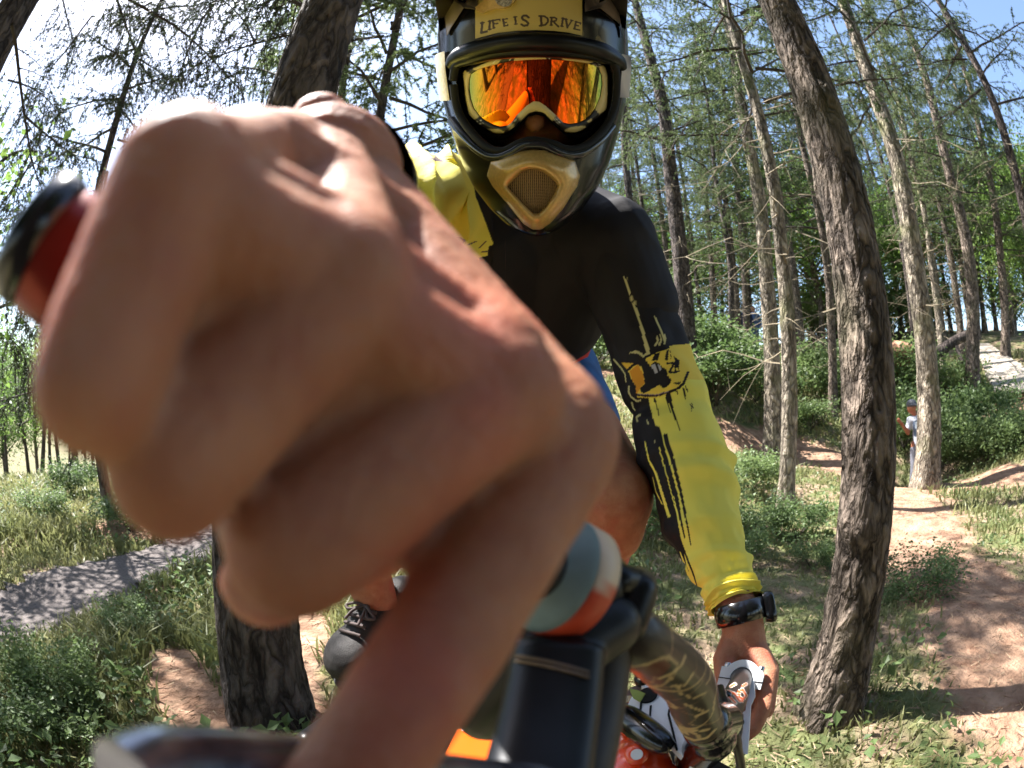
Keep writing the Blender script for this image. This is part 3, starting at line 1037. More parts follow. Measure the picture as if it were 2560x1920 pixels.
NB = [('pixel', 2060, 20, 0), ('pixel', 2200, 23, 1), ('pixel', 2330, 24, 0), ('pixel', 2440, 22, 2), ('pixel', 2545, 24, 1), ('pixel', 2640, 18, 0), ('pixel', 1990, 26, 2),
      ('pixel', 1880, 24, 1), ('pixel', 1680, 25, 1), ('pixel', 1590, 28, 2), ('pixel', 1500, 27, 0), ('pixel', 1100, 28, 1), ('pixel', 980, 30, 2),
      ('pixel', 2280, 33, 2), ('pixel', 10, 30, 1), ('pixel', 90, 36, 0), ('pixel', 180, 32, 2), ('pixel', 270, 38, 0), ('pixel', 350, 34, 1), ('pixel', -60, 27, 0), ('pixel', 480, 40, 0), ('pixel', 640, 38, 2), ('pixel', 1730, 36, 0), ('pixel', 2500, 31, 1), ('pixel', 2610, 30, 2)]
LIKE = []
for q, (_, px, d, v) in enumerate(NB):
    b = at_distance(px, 1000, d); z = ground(b[0], b[1])
    where = 'among the far trunks' if px < 2000 else 'on the right bank'
    if px < 1300: where = 'far behind the rider' if px > 700 else 'beyond the meadow'
    root = put_tree('broadleaf_tree', (b[0], b[1], z - 0.1), Vector((rng.uniform(-.05, .05), rng.uniform(-.05, .05), 1)).to_track_quat('Z', 'Y'), None, BL[v],
                    'bright broad leaved tree ' + where, 'broad leaved trees ' + where, rng.uniform(0, 6), rng.uniform(0.85, 1.15) * (1.15 if d > 28 else 1))
    LIKE.append((px, root))

FT = [trunk_mesh('far_trunk_a', 0.13, 13, M_BARK, k=9, n=24, rough=0.12), trunk_mesh('far_trunk_b', 0.10, 13, M_BARK_DARK, k=9, n=24, rough=0.15, bend=[(2.5, 0.15, 0.1)])]
far_px = [1240, 1300, 1420, 1468, 1520, 1556, 1612, 1640, 1690, 1760, 1790, 1812, 1852, 1885, 2010, 2052, 2100, 2130, 2165, 2235, 2262, 2290, 2365, 2385, 2470, 2500, 2540, 2580,
          1490, 1582, 1665, 1740, 1870, 1995, 2035, 2190, 2215, 2350, 2410, 2455]
for q, px in enumerate(far_px):
    d = rng.uniform(15, 30)
    b = at_distance(px, 1000, d); z = ground(b[0], b[1])
    s = rng.uniform(0.8, 1.1)
    c = put_tree('far_larch_tree', (b[0], b[1], z), Vector((rng.uniform(-.04, .03), rng.uniform(-.04, .04), 1)).to_track_quat('Z', 'Y'), FT[q % 2], CR[(0, 2)[q % 2]],
                 'slender larch trunk deep in the wood', 'slender trunks deep in the wood', rng.uniform(0, 6), s)
    LIKE.append((px, c))

# young trees at the edge of the meadow, lower left
for q, (px, d) in enumerate(((-40, 12), (15, 14), (70, 12), (100, 10.5), (128, 12.5), (150, 11), (172, 13), (195, 11.5), (215, 13.5), (232, 12.5), (262, 14), (300, 13), (345, 12))):
    b = at_distance(px, 1150, d); z = ground(b[0], b[1])
    c = put_tree('young_tree', (b[0], b[1], z - 0.05), Vector((rng.uniform(-.12, .12), rng.uniform(-.1, .1), 1)).to_track_quat('Z', 'Y'), None, SAPL[q % 2],
             'thin stemmed young tree at the meadow edge', 'young trees along the meadow edge', rng.uniform(0, 6), rng.uniform(0.7, 1.05))
    LIKE.append((px, c))
b = at_distance(-110, 900, 4.4); z = ground(b[0], b[1])
put_tree('leafy_tree', (b[0], b[1], z), Vector((0, 0, 1)).to_track_quat('Z', 'Y'), None, SAPL[0], 'bright green leafy tree at the left edge behind the grip', None, 1.0, 1.0)

# ------------------------------------------------------------------ shrubs
def shrub_mesh(name, n, w, h, size):
    mb = MB()
    Ps = []
    for s_ in range(16):
        a = rng.uniform(0, 6.28); t = np.linspace(0, 1, 5); L = rng.uniform(0.6, 1.0)
        p = np.stack([np.cos(a) * w * L * t, np.sin(a) * w * L * t, h * L * np.sin(t * 1.5)], 1)
        add_tube(mb, p, np.linspace(0.008, 0.003, 5), 3, 0, cap=False)
        for c in range(3):
            ctr = p[-1] + rng.normal(0, 0.18 * w, 3)
            ctr[2] = abs(ctr[2]) * 0.95 + 0.05
            Ps.append(ctr + rng.normal(0, 1, (n // 48, 3)) * np.array([0.2 * w, 0.2 * w, 0.16 * h]))
    Q = np.concatenate(Ps); Q[:, 2] = np.abs(Q[:, 2])
    leaf_quads(mb, Q, size, 1, 0.8)
    return mb.mesh(name, [M_TWIG, M_LEAF_BUSH], smooth=False)


SH = [shrub_mesh('shrub_a', 3200, 0.75, 0.85, 0.075), shrub_mesh('shrub_b', 2600, 0.6, 0.6, 0.065), shrub_mesh('shrub_c', 3000, 0.95, 0.7, 0.08)]
SHRUBS = [(1900, 1330, 4.8, 1, 0.34), (1990, 1350, 4.4, 0, 0.32), (2030, 1420, 3.6, 1, 0.26), (1830, 1400, 4.2, 2, 0.28), (1790, 1040, 9.5, 0, 1.1), (1760, 985, 10.5, 0, 1.1), (1890, 985, 10.5, 2, 1.0), (1820, 930, 12.5, 2, 1.3), (1700, 930, 13, 1, 1.1), (1480, 890, 13, 2, 1.3), (1500, 860, 14.5, 0, 1.3),
          (2060, 960, 13, 2, 1.3), (2120, 1000, 12, 1, 1.1), (2160, 900, 14, 2, 1.4), (2230, 950, 13.5, 2, 1.3), (2350, 1000, 11, 2, 1.1), (2380, 950, 13, 0, 1.2),
          (2470, 1010, 11, 1, 1.1), (2500, 1060, 9.5, 2, 0.9), (2390, 1070, 10.5, 1, 1.0), (2540, 1090, 9.2, 0, 0.7), (2470, 1090, 9.6, 1, 0.7), (2360, 1110, 10, 1, 0.7), (2260, 1090, 10.5, 1, 0.8),
          (2030, 1090, 10.0, 1, 0.8), (1690, 1340, 4.6, 2, 0.5), (1880, 1230, 6.6, 0, 0.5),
          (330, 1330, 5.0, 1, 0.5), (180, 1250, 6.5, 0, 0.45), (110, 1300, 5.6, 1, 0.4), 
          (330, 1580, 2.7, 1, 0.26), (150, 1750, 2.1, 0, 0.24), (200, 1830, 1.8, 1, 0.22), (20, 1800, 2.0, 2, 0.26), 
          (2280, 1480, 3.2, 2, 0.3), ]
for q, (px, py, d, v, s) in enumerate(SHRUBS):
    if d > 8:
        b = at_distance(px, py, d)
    else:
        b = hit(px, py)
    z = ground(b[0], b[1])
    if px > 2150: lab, grp = 'leafy green shrub on the bank near the plank ramp', 'shrubs on the right bank'
    elif px > 1650: lab, grp = 'bushy green shrub beside the trail behind the yellow sleeve', 'shrubs behind the sleeve'
    elif px > 1400: lab, grp = 'green shrub beyond the dirt track behind the rider', 'shrubs beyond the track'
    else: lab, grp = 'leafy weed clump in the grass by the tarmac path', 'weed clumps near the path'
    if d < 5 and px > 1650: lab, grp = 'low leafy plant in the grass near the big right trunk', 'low plants near the right trunk'
    o = bpy.data.objects.new('shrub', SH[v]); COL.objects.link(o)
    o.location = (b[0], b[1], z - 0.02); o.rotation_euler = (0, 0, rng.uniform(0, 6.28)); o.scale = (s, s, s * rng.uniform(0.8, 1.1))
    tag(o, lab, 'shrub', grp)
    LIKE.append((px, o))

for q in range(20):        # tall undergrowth that closes the view between the far trunks
    px = rng.uniform(1380, 2620) if q > 4 else rng.uniform(700, 1300)
    d = rng.uniform(17, 34)
    b = at_distance(px, 1000, d); z = ground(b[0], b[1])
    o = bpy.data.objects.new('shrub', SH[q % 3]); COL.objects.link(o)
    s = rng.uniform(2.0, 3.4)
    o.location = (b[0], b[1], z - 0.1); o.rotation_euler = (0, 0, rng.uniform(0, 6.28)); o.scale = (s, s, s * rng.uniform(0.8, 1.2))
    tag(o, 'tall thicket among the far trunks', 'shrub', 'thickets deep in the wood')
    LIKE.append((px, o))
count_off(LIKE)
tm = trunk_mesh('added_trunk_behind_camera', 0.36, 9.0, M_BARK_BLACK, k=32, n=60, seed=33.0)  # unseen trunk added to darken the goggle reflection and the fist
put_tree('larch_tree', (0.10, -0.66, ground(0.10, -0.66)), Vector((0.05, -0.06, 1)).to_track_quat('Z', 'Y'), tm, CR_TOP, 'added unseen larch trunk just behind the camera, darkening goggles and fist', 'larches in the wood', 2.0)
for q in range(30):        # the wood goes on behind the camera: it shades the near side of things and shows in the goggles
    a_ = math.radians(104 + 152 * (q + rng.uniform(0, .8)) / 30)
    d = (4.2, 7.0, 10.5)[q % 3] + rng.uniform(-.6, 1.2)
    f_ = (math.sin(a_) * d, math.cos(a_) * d, ground(math.sin(a_) * d, math.cos(a_) * d))
    if q % 3 != 2:
        put_tree('larch_tree', f_, Vector((rng.uniform(-.04, .04), 0, 1)).to_track_quat('Z', 'Y'), FT[q % 2], CR[3], 'larch outside the picture behind the camera', 'trees behind the camera', q)
    else:
        put_tree('broadleaf_tree', f_, Vector((rng.uniform(-.04, .04), 0, 1)).to_track_quat('Z', 'Y'), None, BL[q % 3], 'broad leaved tree outside the picture behind the camera', 'trees behind the camera', q, rng.uniform(.9, 1.25))

# ------------------------------------------------------------------ grass and ground litter
def scatter(n, r0, r1, a0, a1, pw=1.3):
    u = rng.uniform(0, 1, n)
    r = (r0 ** (2 - pw) + u * (r1 ** (2 - pw) - r0 ** (2 - pw))) ** (1 / (2 - pw))
    a = np.radians(rng.uniform(a0, a1, n))
    return r * np.sin(a), r * np.cos(a)


x, y = scatter(195000, 0.9, 17, -72, 72, 1.45)
dn = dirt_np(x, y)
patch = 0.5 + 0.5 * np.sin(x * 1.9 + 1.3 * np.sin(y * 1.4)) * np.cos(y * 1.6 + np.sin(x * 2.2))
left = np.clip((-x / np.hypot(x, y)) * 1.5, 0, 1)
keep = (dn < rng.uniform(0.1, 0.7, len(x))) & ~on_path(x, y, -0.04) & (rng.uniform(0, 1, len(x)) < (0.22 + 0.55 * patch + 0.35 * left) * np.where((x > 0.7) & (np.hypot(x, y) < 4.5), 0.55, 1.0))
x, y = x[keep], y[keep]
patch = patch[keep]
z = ground_np(x, y)
n = len(x)
rr = np.hypot(x, y)
hgt = (0.045 + 0.11 * patch * rng.uniform(0.3, 1.2, n)) * rng.uniform(0.5, 1.2, n) * (1 + 0.04 * rr) * np.where((x > 0.7) & (rr < 4.5), 0.6, 1.0)
wd = 0.003 + 0.0016 * rr
a = rng.uniform(0, 6.28, n)
s = np.stack([np.cos(a), np.sin(a), np.zeros(n)], 1) * wd[:, None]
lean = rng.normal(0, 0.5, (n, 2)) * hgt[:, None]
p = np.stack([x, y, z - 0.01], 1)
mid = p + np.stack([lean[:, 0] * 0.35, lean[:, 1] * 0.35, hgt * 0.65], 1)
tip = p + np.stack([lean[:, 0], lean[:, 1], hgt * 0.95], 1)
gm = MB()
V = np.stack([p - s, p + s, mid + s * 0.7, mid - s * 0.7, tip], 1).reshape(-1, 3)
b = np.arange(n)[:, None] * 5
gm.add(V, b + np.array([0, 1, 2, 3]))
gm.f.append(b + np.array([3, 2, 4])); gm.m.append(np.zeros(n, np.int32))
tag(gm.obj('grass', M_GRASS, smooth=False), kind='stuff')

x, y = scatter(26000, 1.0, 12, -70, 70, 1.4)
keep = (dirt_np(x, y) < 0.5) & ~on_path(x, y, 0.05) & (np.sin(x * 1.3 + 2) * np.cos(y * 1.7 + x) > 0.0) & ((x < 0.2) | (np.hypot(x, y) > 3.2) | (rng.uniform(0, 1, len(x)) < 0.15))
x, y = x[keep], y[keep]
wm = MB()
leaf_quads(wm, np.stack([x, y, ground_np(x, y) + rng.uniform(0.02, 0.16, len(x))], 1), 0.045, 0, 1.2)
tag(wm.obj('ground_cover', [M_LEAF_BUSH], smooth=False), kind='stuff')

x, y = scatter(12000, 0.9, 9, -70, 70, 1.4)
keep = ~on_path(x, y, -0.1) | (rng.uniform(0, 1, len(x)) < 0.12)
x, y = x[keep], y[keep]
lt = MB()
pz = np.stack([x, y, ground_np(x, y) + 0.012], 1)
dd = rng.normal(size=pz.shape); dd[:, 2] *= 0.15
tri_sprays(lt, pz, dd, 0.055, 0.006, 0)
tag(lt.obj('leaf_litter', [mat('dry_litter', (0.20, 0.13, 0.08), 0.9, color2=(0.40, 0.29, 0.18), scale=5)], smooth=False), kind='stuff')
# ------------------------------------------------------------------ the rider: materials
M_SKIN = mat('skin', (0.33, 0.122, 0.062), 0.58, spec=0.35, color2=(0.43, 0.195, 0.11), scale=45, bump=0.2, bscale=420, sss=0.45, detail=5)
M_JERSEY = mat('jersey_cloth', (1, 1, 1), 0.7, attr='print', bump=0.15, bscale=900, spec=0.3)
M_BLACKCLOTH = mat('black_cloth', (0.004, 0.0035, 0.004), 0.9, spec=0.2)
M_SHORTS = mat('blue_shorts', (0.03, 0.13, 0.36), 0.7, var=0.3, scale=20)
M_RED = mat('red_cloth', (0.5, 0.02, 0.015), 0.7)
M_GLOSSBLACK = mat('gloss_black', (0.003, 0.003, 0.004), 0.18, coat=0.4)
M_BLACKPLASTIC = mat('black_plastic', (0.004, 0.004, 0.005), 0.32, var=0.3, scale=60, spec=0.3)
M_RUBBER = mat('black_rubber', (0.005, 0.005, 0.005), 0.7, spec=0.3)
M_GOLD = mat('gold_paint', (0.52, 0.33, 0.11), 0.3, metal=0.35, var=0.12, scale=300, coat=0.4)

def skin_tones(m):
    nt = m.node_tree; b = nt.nodes['Principled BSDF']
    src = b.inputs['Base Color'].links[0].from_socket
    tc = [n for n in nt.nodes if n.type == 'TEX_COORD'][0]
    for sc_, lo, hi, col, w in ((22, .50, .72, (0.50, 0.09, 0.07, 1), .55), (150, .52, .75, (0.30, 0.085, 0.06, 1), .35), (60, .56, .75, (0.48, 0.27, 0.18, 1), .45)):
        nz = nt.nodes.new('ShaderNodeTexNoise'); nz.inputs['Scale'].default_value = sc_; nz.inputs['Detail'].default_value = 5
        nt.links.new(tc.outputs['Object'], nz.inputs['Vector'])
        mr = nt.nodes.new('ShaderNodeMapRange'); mr.inputs[1].default_value = lo; mr.inputs[2].default_value = hi; mr.inputs[4].default_value = w
        nt.links.new(nz.outputs[0], mr.inputs[0])
        mx = nt.nodes.new('ShaderNodeMix'); mx.data_type = 'RGBA'
        nt.links.new(mr.outputs[0], mx.inputs['Factor']); nt.links.new(src, mx.inputs[6]); mx.inputs[7].default_value = col
        src = mx.outputs[2]
    nt.links.new(src, b.inputs['Base Color'])


skin_tones(M_SKIN)

# ------------------------------------------------------------------ right fist (in front of the lens)
CAP = P(105, 600, 0.100)
FLG = P(1385, 1437, 0.185)
GAX = unit(FLG - CAP)


def grip_at(t):
    return CAP + (FLG - CAP) * t


hb = MB()
MCP = [(P(440, 480, 0.072), .0104), (P(860, 725, 0.081), .0112), (P(1240, 980, 0.093), .0117), (P(1400, 1110, 0.107), .0124)]
PIP = [(P(235, 960, 0.060), .0077), (P(425, 1175, 0.067), .0087), (P(730, 1375, 0.0765), .0101), (P(1135, 1560, 0.090), .0105)]
WR = [(P(700, 395, 0.158), .0150), (P(790, 420, 0.162), .0160), (P(860, 470, 0.165), .0165), (P(925, 540, 0.166), .0150)]
for q in range(4):
    m, mr = MCP[q]; w, wr_ = WR[q]
    mid = 0.5 * (m + w) + unit(np.cross(GAX, m - w)) * 0.0
    chain(hb, [(w, wr_), (mid, 0.5 * (wr_ + mr) * 1.02), (m, mr)], 20)
    chain(hb, [MCP[q], (0.5 * (MCP[q][0] + PIP[q][0]), 0.5 * (MCP[q][1] + PIP[q][1]) * .96), PIP[q]], 20)
for q in range(3):           # webbing between the knuckles
    a = MCP[q][0] + (WR[q][0] - MCP[q][0]) * 0.10; b = MCP[q + 1][0] + (WR[q + 1][0] - MCP[q + 1][0]) * 0.10
    away = unit(0.5 * (a + b) - EYE) * 0.002
    capsule(hb, a + away, b + away, MCP[q][1] * 0.92, MCP[q + 1][1] * 0.92, 18)
    for f_, k_, r_ in ((.08, 0.8, .0104), (.18, 1.8, .0096), (.30, 3.0, .0090), (.44, 3.9, .0087), (.60, 4.9, .0083), (.80, 5.5, .0078)):
        a2 = (1 - f_) * MCP[q][0] + f_ * PIP[q][0]; b2 = (1 - f_) * MCP[q + 1][0] + f_ * PIP[q + 1][0]
        capsule(hb, a2 + away * k_, b2 + away * k_, r_, r_, 16)
    m1 = 0.5 * (MCP[q][0] + WR[q][0]); m2 = 0.5 * (MCP[q + 1][0] + WR[q + 1][0])
    capsule(hb, m1, m2, .0138, .0138, 16)
# middle and end phalanges, curled back round the grip
TS = (0.20, 0.38, 0.56)
for q in range(3):
    g = grip_at(TS[q])
    d = g - PIP[q][0]; d -= GAX * d.dot(GAX)
    L = np.linalg.norm(d); d /= L
    up = np.cross(d, GAX); up /= np.linalg.norm(up)
    if up.dot(PIP[q][0] - MCP[q][0]) < 0: up = -up
    dip = PIP[q][0] + d * 0.021 + up * 0.006
    tip = dip + d * 0.014 - up * 0.010
    chain(hb, [(PIP[q][0], PIP[q][1]), (dip, PIP[q][1] * 0.9), (tip, PIP[q][1] * 0.78)], 16)
# index finger reaching down to the brake lever
chain(hb, [PIP[3], (P(890, 1935, 0.084), .0092), (P(690, 2160, 0.089), .0078)], 20)
# thumb, wrapping below the grip
chain(hb, [(P(930, 640, .160), .017), (P(1120, 1130, .150), .0145), (P(930, 1330, .122), .0112), (P(655, 1462, .0975), .0082)], 18)
# heel of the hand, wrist and forearm into the cuff
ellipsoid(hb, P(900, 760, .135), [unit(GAX) * .034, unit(np.cross(GAX, [0, 1, 0])) * .022, unit(ray(900, 760)) * .022])
chain(hb, [(P(800, 305, .176), .0105), (P(815, 345, .172), .014)], 16)      # ulna knob
chain(hb, [(P(820, 440, .165), .0235), (P(840, 455, .20), .0235), (P(870, 480, .30), .032), (P(905, 515, .42), .036)], 24)
HV, HF = fuse(hb, 0.00125, 5, 0.5)
# knuckle relief, veins and tendons
hn = vnormals(HV, HF)
disp = np.zeros(len(HV))
for q in range(4):
    for c, s_, a_ in ((MCP[q][0] + np.array([0, -.004, .009]), .0050, .0016), (PIP[q][0], .007, .0005)):
        d2 = ((HV - c) ** 2).sum(1)
        disp += a_ * np.exp(-d2 / (2 * (s_ * 1.25) ** 2))
    m, w = MCP[q][0], WR[q][0]
    ab = w - m
    t = np.clip(((HV - m) @ ab) / (ab @ ab), 0, 1)
    dd_ = np.linalg.norm(HV - m - t[:, None] * ab, axis=1)
    sd2 = (HV - m) @ unit(np.cross(GAX, ab)); cr2 = np.abs((HV - m - t[:, None] * ab) @ GAX)
    disp += .0005 * np.exp(-(cr2 / .0035) ** 2) * ((t > 0.02) & (t < .95) & (dd_ < .02))
nzv = np.array([noise.noise(Vector(v) * 75.0) + 0.6 * noise.noise(Vector(v) * 160.0) for v in HV])
disp += 0.00035 * nzv
HV = HV + hn * disp[:, None]

# ------------------------------------------------------------------ left hand on the far grip
LCL = P(1853, 1695, .615)
LAX = unit(LCL - P(1520, 1560, .20))
lb = MB()
LW = P(1855, 1545, .655)
chain(lb, [(P(1818, 1455, .674), .0235), (LW, .0258), (P(1862, 1625, .665), .028)], 20)
LM = [(P(1918, 1685, .640), .0135), (P(1922, 1678, .660), .0135), (P(1920, 1668, .682), .013), (P(1912, 1660, .702), .012)]
for m in LM:
    chain(lb, [(P(1862, 1600, .665), .022), m], 16)
LP = [(P(1908, 1768, .622), .0108), (P(1915, 1775, .650), .0108), (P(1912, 1765, .674), .0105), (P(1900, 1752, .694), .009)]
for m, p_ in zip(LM, LP):
    chain(lb, [m, p_], 16)
LD = [(P(1884, 1822, .617), .0095), (P(1868, 1800, .648), .0095), (P(1866, 1790, .672), .009), (P(1860, 1775, .692), .008)]
LT = [(P(1862, 1842, .612), .008), (P(1838, 1775, .65), .008), (P(1838, 1765, .674), .008), (P(1838, 1750, .694), .007)]
for p_, d_, t_ in zip(LP, LD, LT):
    chain(lb, [p_, d_, t_], 14)
chain(lb, [(P(1840, 1600, .66), .02), (P(1812, 1645, .645), .0145), (P(1812, 1712, .628), .0115), (P(1838, 1758, .615), .009)], 16)
LV, LF = fuse(lb, 0.0019, 5, 0.5)

# ------------------------------------------------------------------ the rest of the body (mostly under cloth)
HC = P(1336, 225, .75)
body = MB()
ellipsoid(body, HC, [[.078, 0, 0], [0, .095, 0], [0, 0, .115]])
hn_ = -ray(1336, 225)
chain(body, [(P(1338, 268, .655), .011), (P(1337, 300, .632), .0135), (P(1336, 312, .630), .0125)], 16)     # nose
ellipsoid(body, P(1336, 322, .715), [[.055, 0, 0], [0, .05, 0], [0, 0, .045]])
chain(body, [(HC, .05), (P(1330, 500, .93), .05)], 20)
SR, SL = P(1030, 500, .85), P(1530, 610, .84)
chain(body, [(SR, .055), (P(1310, 570, .94), .075), (SL, .055)], 20)
chain(body, [(P(1310, 620, .95), .08), (P(1310, 850, 1.05), .085), (P(1310, 960, 1.15), .11)], 24)
HIPL, HIPR = P(1400, 985, 1.12), P(1200, 985, 1.14)
KN = P(1530, 1245, .76)
chain(body, [(HIPL, .085), (0.5 * (HIPL + KN), .073), (KN, .062)], 24)
chain(body, [(KN + np.array([0.0, -.012, .004]), .056), (KN + np.array([.0, .005, -.05]), .05)], 20)
chain(body, [(KN, .055), (KN + np.array([-.02, .13, -.20]), .054), (P(1560, 2100, .95), .036)], 20)
KR = P(800, 1150, .86); AR = P(955, 1535, .98)
chain(body, [(HIPR, .085), (0.5 * (HIPR + KR), .072), (KR, .056), (0.5 * (KR + AR) + np.array([0, .02, 0]), .05), (AR, .036), (P(945, 1590, .97), .034)], 20)
chain(body, [(SL, .05), (P(1640, 945, .80), .042), (P(1765, 1330, .705), .030), (P(1812, 1440, .678), .023)], 20)
chain(body, [(SR, .05), (P(930, 540, .52), .042), (P(880, 490, .30), .031)], 20)
BV, BF = fuse(body, 0.0075, 4)

person = empty('person', (float(KR[0]), 1.0, ground(KR[0], 1.0)), 'mountain biker in full face helmet and black and yellow jersey leaning over the bars', 'person')
bodymb = MB()
for V_, F_ in ((BV, BF), (HV, HF), (LV, LF)):
    bodymb.add(V_, F_)
bodymb.obj('body', M_SKIN, person)

# ------------------------------------------------------------------ jersey
BLK = np.array([0.0095, 0.0072, 0.0085]); YEL = np.array([0.84, 0.73, 0.12]); ORG = np.array([0.80, 0.50, 0.05]); PALE = np.array([0.72, 0.66, 0.30])
jm = MB()
chain(jm, [(SR, .078), (P(1250, 560, .93), .115), (P(1420, 590, .92), .105), (SL, .074)], 28)
chain(jm, [(P(1230, 620, .93), .135), (P(1300, 770, .99), .122), (P(1310, 785, 1.04), .116)], 28)
chain(jm, [(P(1420, 640, .92), .110), (P(1370, 765, .98), .112), (P(1350, 790, 1.03), .102)], 28)
chain(jm, [(P(1335, 430, .87), .072), (P(1333, 470, .885), .08), (P(1325, 530, .90), .10)], 24)
chain(jm, [(SL, .074), (P(1590, 760, .825), .066)], 24)
chain(jm, [(SR, .078), (P(985, 520, .68), .066), (P(935, 530, .54), .058)], 24)
JV, JF = fuse(jm, 0.0042, 5)
Q = proj(JV[JF].mean(1)); JV, JF = refine(JV, JF, (Q[:, 0] < 1262) & (Q[:, 0] > 930) & (Q[:, 1] < 720) & (JV[JF].mean(1)[:, 1] < .95), 3)
jn = vnormals(JV, JF)
Q = proj(JV)
wr = np.zeros(len(JV))
for i_, (v, q) in enumerate(zip(JV, Q)):
    w = 0.35 * noise.noise(Vector((v[0] * 9, v[1] * 9, v[2] * 6))) + 0.2 * noise.noise(Vector(v) * 22)
    if q[0] < 1230:
        u = (q[0] - 0.22 * (q[1] - 400)) / 30.0
        k_ = 1.0 - abs(math.sin(u + 1.2 * noise.noise(Vector((q[0] / 90, q[1] / 140, 0)))))
        w += 2.6 * (k_ ** 1.5) * min(1.0, max(0.0, (1235 - q[0]) / 40))
    else:
        u = (q[0] * 0.6 + (q[1] - 600) * 0.9) / 60
        w += 0.45 * math.sin(u + 2 * noise.noise(Vector((q[0] / 120, q[1] / 120, 3)))) + 0.5 * (1 - abs(math.sin((q[0] - q[1] * .5) / 70 + 1.5 * noise.noise(Vector((q[0] / 150, q[1] / 150, 7)))))) ** 2
    wr[i_] = w
JV = JV + jn * (wr * 0.0075)[:, None]
Q = proj(JV)
JC = np.tile(BLK, (len(JV), 1))
yp = [(700, 200), (1145, 345), (1176, 412), (1189, 492), (1210, 546), (1234, 611), (1221, 616), (1219, 639), (1199, 644), (1195, 659), (1178, 652), (1163, 633), (1143, 633), (1164, 600),
      (1150, 592), (1130, 592), (1123, 611), (1080, 640), (1000, 700), (700, 760)]
front = JV[:, 1] < 0.99
JC[inside(Q, yp) & front] = YEL
for ln, w in (([(985, 372), (1010, 378), (1035, 382)], 5), ([(1040, 384), (1062, 390), (1085, 398), (1104, 402)], 7), ([(1030, 380), (1048, 392)], 8), ([(1088, 392), (1098, 400)], 6),
              ([(1170, 612), (1190, 604)], 3), ([(1197, 620), (1215, 604)], 3), ([(1205, 630), (1221, 628)], 3)):
    JC[near(Q, ln, w) & front] = np.array([0.10, 0.06, 0.07])
# left forearm drips that begin on the upper arm
for ln, w in (([(1560, 690), (1575, 735), (1592, 780), (1606, 825), (1618, 870)], (3, 9)), ([(1636, 780), (1650, 815), (1662, 850)], (3, 7))):
    JC[near(Q, ln, w)] = PALE * 0.8
jersey_mb = MB(); jersey_mb.add(JV, JF)

# left sleeve as a fine woven tube, so that its print stays crisp
ctr = [(1535, 620, .838, .068), (1585, 770, .824, .062), (1628, 890, .808, .060), (1672, 1020, .785, .0635), (1722, 1180, .745, .0595), (1770, 1330, .705, .0485), (1806, 1425, .682, .0390), (1826, 1487, .668, .0330), (1834, 1512, .663, .0300)]
NS = 520
cp = smooth_path([[*P(a, b, c), r] for a, b, c, r in ctr], NS)
pts, rad_ = cp[:, :3], cp[:, 3]
T, N, B = frames(pts)
K = 250
aa = np.linspace(0, 2 * math.pi, K, endpoint=False)
ss = np.linspace(0, 1, NS)
R = np.tile(rad_[:, None], (1, K)).astype(float)
for s0, w0, amp, ph in ((0.47, .016, .0065, .6), (0.40, .02, -.004, 2.0), (0.56, .02, .004, 3.0), (0.63, .025, .0035, 1.5), (0.70, .018, -.004, .2), (0.74, .02, .0035, 2.6), (0.81, .016, -.0032, 1.0), (0.86, .014, .004, 4.0), (0.905, .012, .0042, 3.2), (0.935, .008, -.0025, 1.1), (0.96, .010, .003, .4)):
    off = 0.028 * np.sin(aa + ph) + 0.012 * np.sin(2 * aa + ph * 2)
    R += 2.3 * amp * np.exp(-((ss[:, None] - s0 - off[None, :]) / w0) ** 2) * (0.65 + 0.35 * np.cos(aa + ph * 1.7))[None, :]
nn = np.array([[noise.noise(Vector((math.cos(a) * 1.4, math.sin(a) * 1.4, s * 9))) + .5 * noise.noise(Vector((math.cos(a) * 3, math.sin(a) * 3, s * 22))) for a in aa] for s in ss])
R += 0.0048 * nn
seam = np.exp(-((ss - 0.965) / 0.004) ** 2) * -0.0015
R += seam[:, None]
SV = pts[:, None, :] + R[:, :, None] * (np.cos(aa)[None, :, None] * N[:, None, :] + np.sin(aa)[None, :, None] * B[:, None, :])
SV = SV.reshape(-1, 3)
i = np.arange(NS - 1)[:, None] * K; j = np.arange(K)[None, :]; j2 = (j + 1) % K
SF = np.stack([i + j, i + j2, i + K + j2, i + K + j], -1).reshape(-1, 4)
Q = proj(SV)
s_all = np.repeat(ss, K)
_o = SV - np.repeat(pts, K, 0); _e = EYE - np.repeat(pts, K, 0)
vis = (_o * _e).sum(1) > -0.3 * np.linalg.norm(_o, axis=1) * np.linalg.norm(_e, axis=1)
SC_ = np.tile(BLK, (len(SV), 1))


def z1(l):   # coordinates read off an enlargement of the band
    return [(1520 + x * .1688, 840 + y * .1688) for x, y in l]


def z2(l):
    return [(1380 + x * .2713, 800 + y * .2713) for x, y in l]


fore = s_all > 0.40
SC_[fore & ~vis] = YEL
below = z1([(600, 900), (800, 850), (1250, 500), (1600, 450), (2000, 900), (2600, 1400)]) + [(2000, 1500), (1900, 1560), (1760, 1560), (1722, 1440), (1700, 1335), (1688, 1270), (1680, 1215), (1668, 1150), (1652, 1095)] + z1([(670, 1230), (610, 980)])
SC_[vis & inside(Q, below)] = YEL
band = z1([(290, 500), (340, 430), (520, 315), (700, 235), (900, 150), (1010, 130), (1400, 100), (1600, 500), (1500, 650), (1180, 640), (1100, 760), (900, 870), (700, 920), (430, 910), (415, 750), (370, 680), (330, 600)])
SC_[vis & inside(Q, band)] = ORG * .6 + YEL * .4
SC_[vis & inside(Q, z1([(325, 520), (440, 420), (520, 560), (540, 690), (420, 860), (410, 740), (370, 670)]))] = np.array([.70, .30, .02])
SC_[vis & inside(Q, z1([(200, 395), (390, 405), (285, 500)]))] = ORG
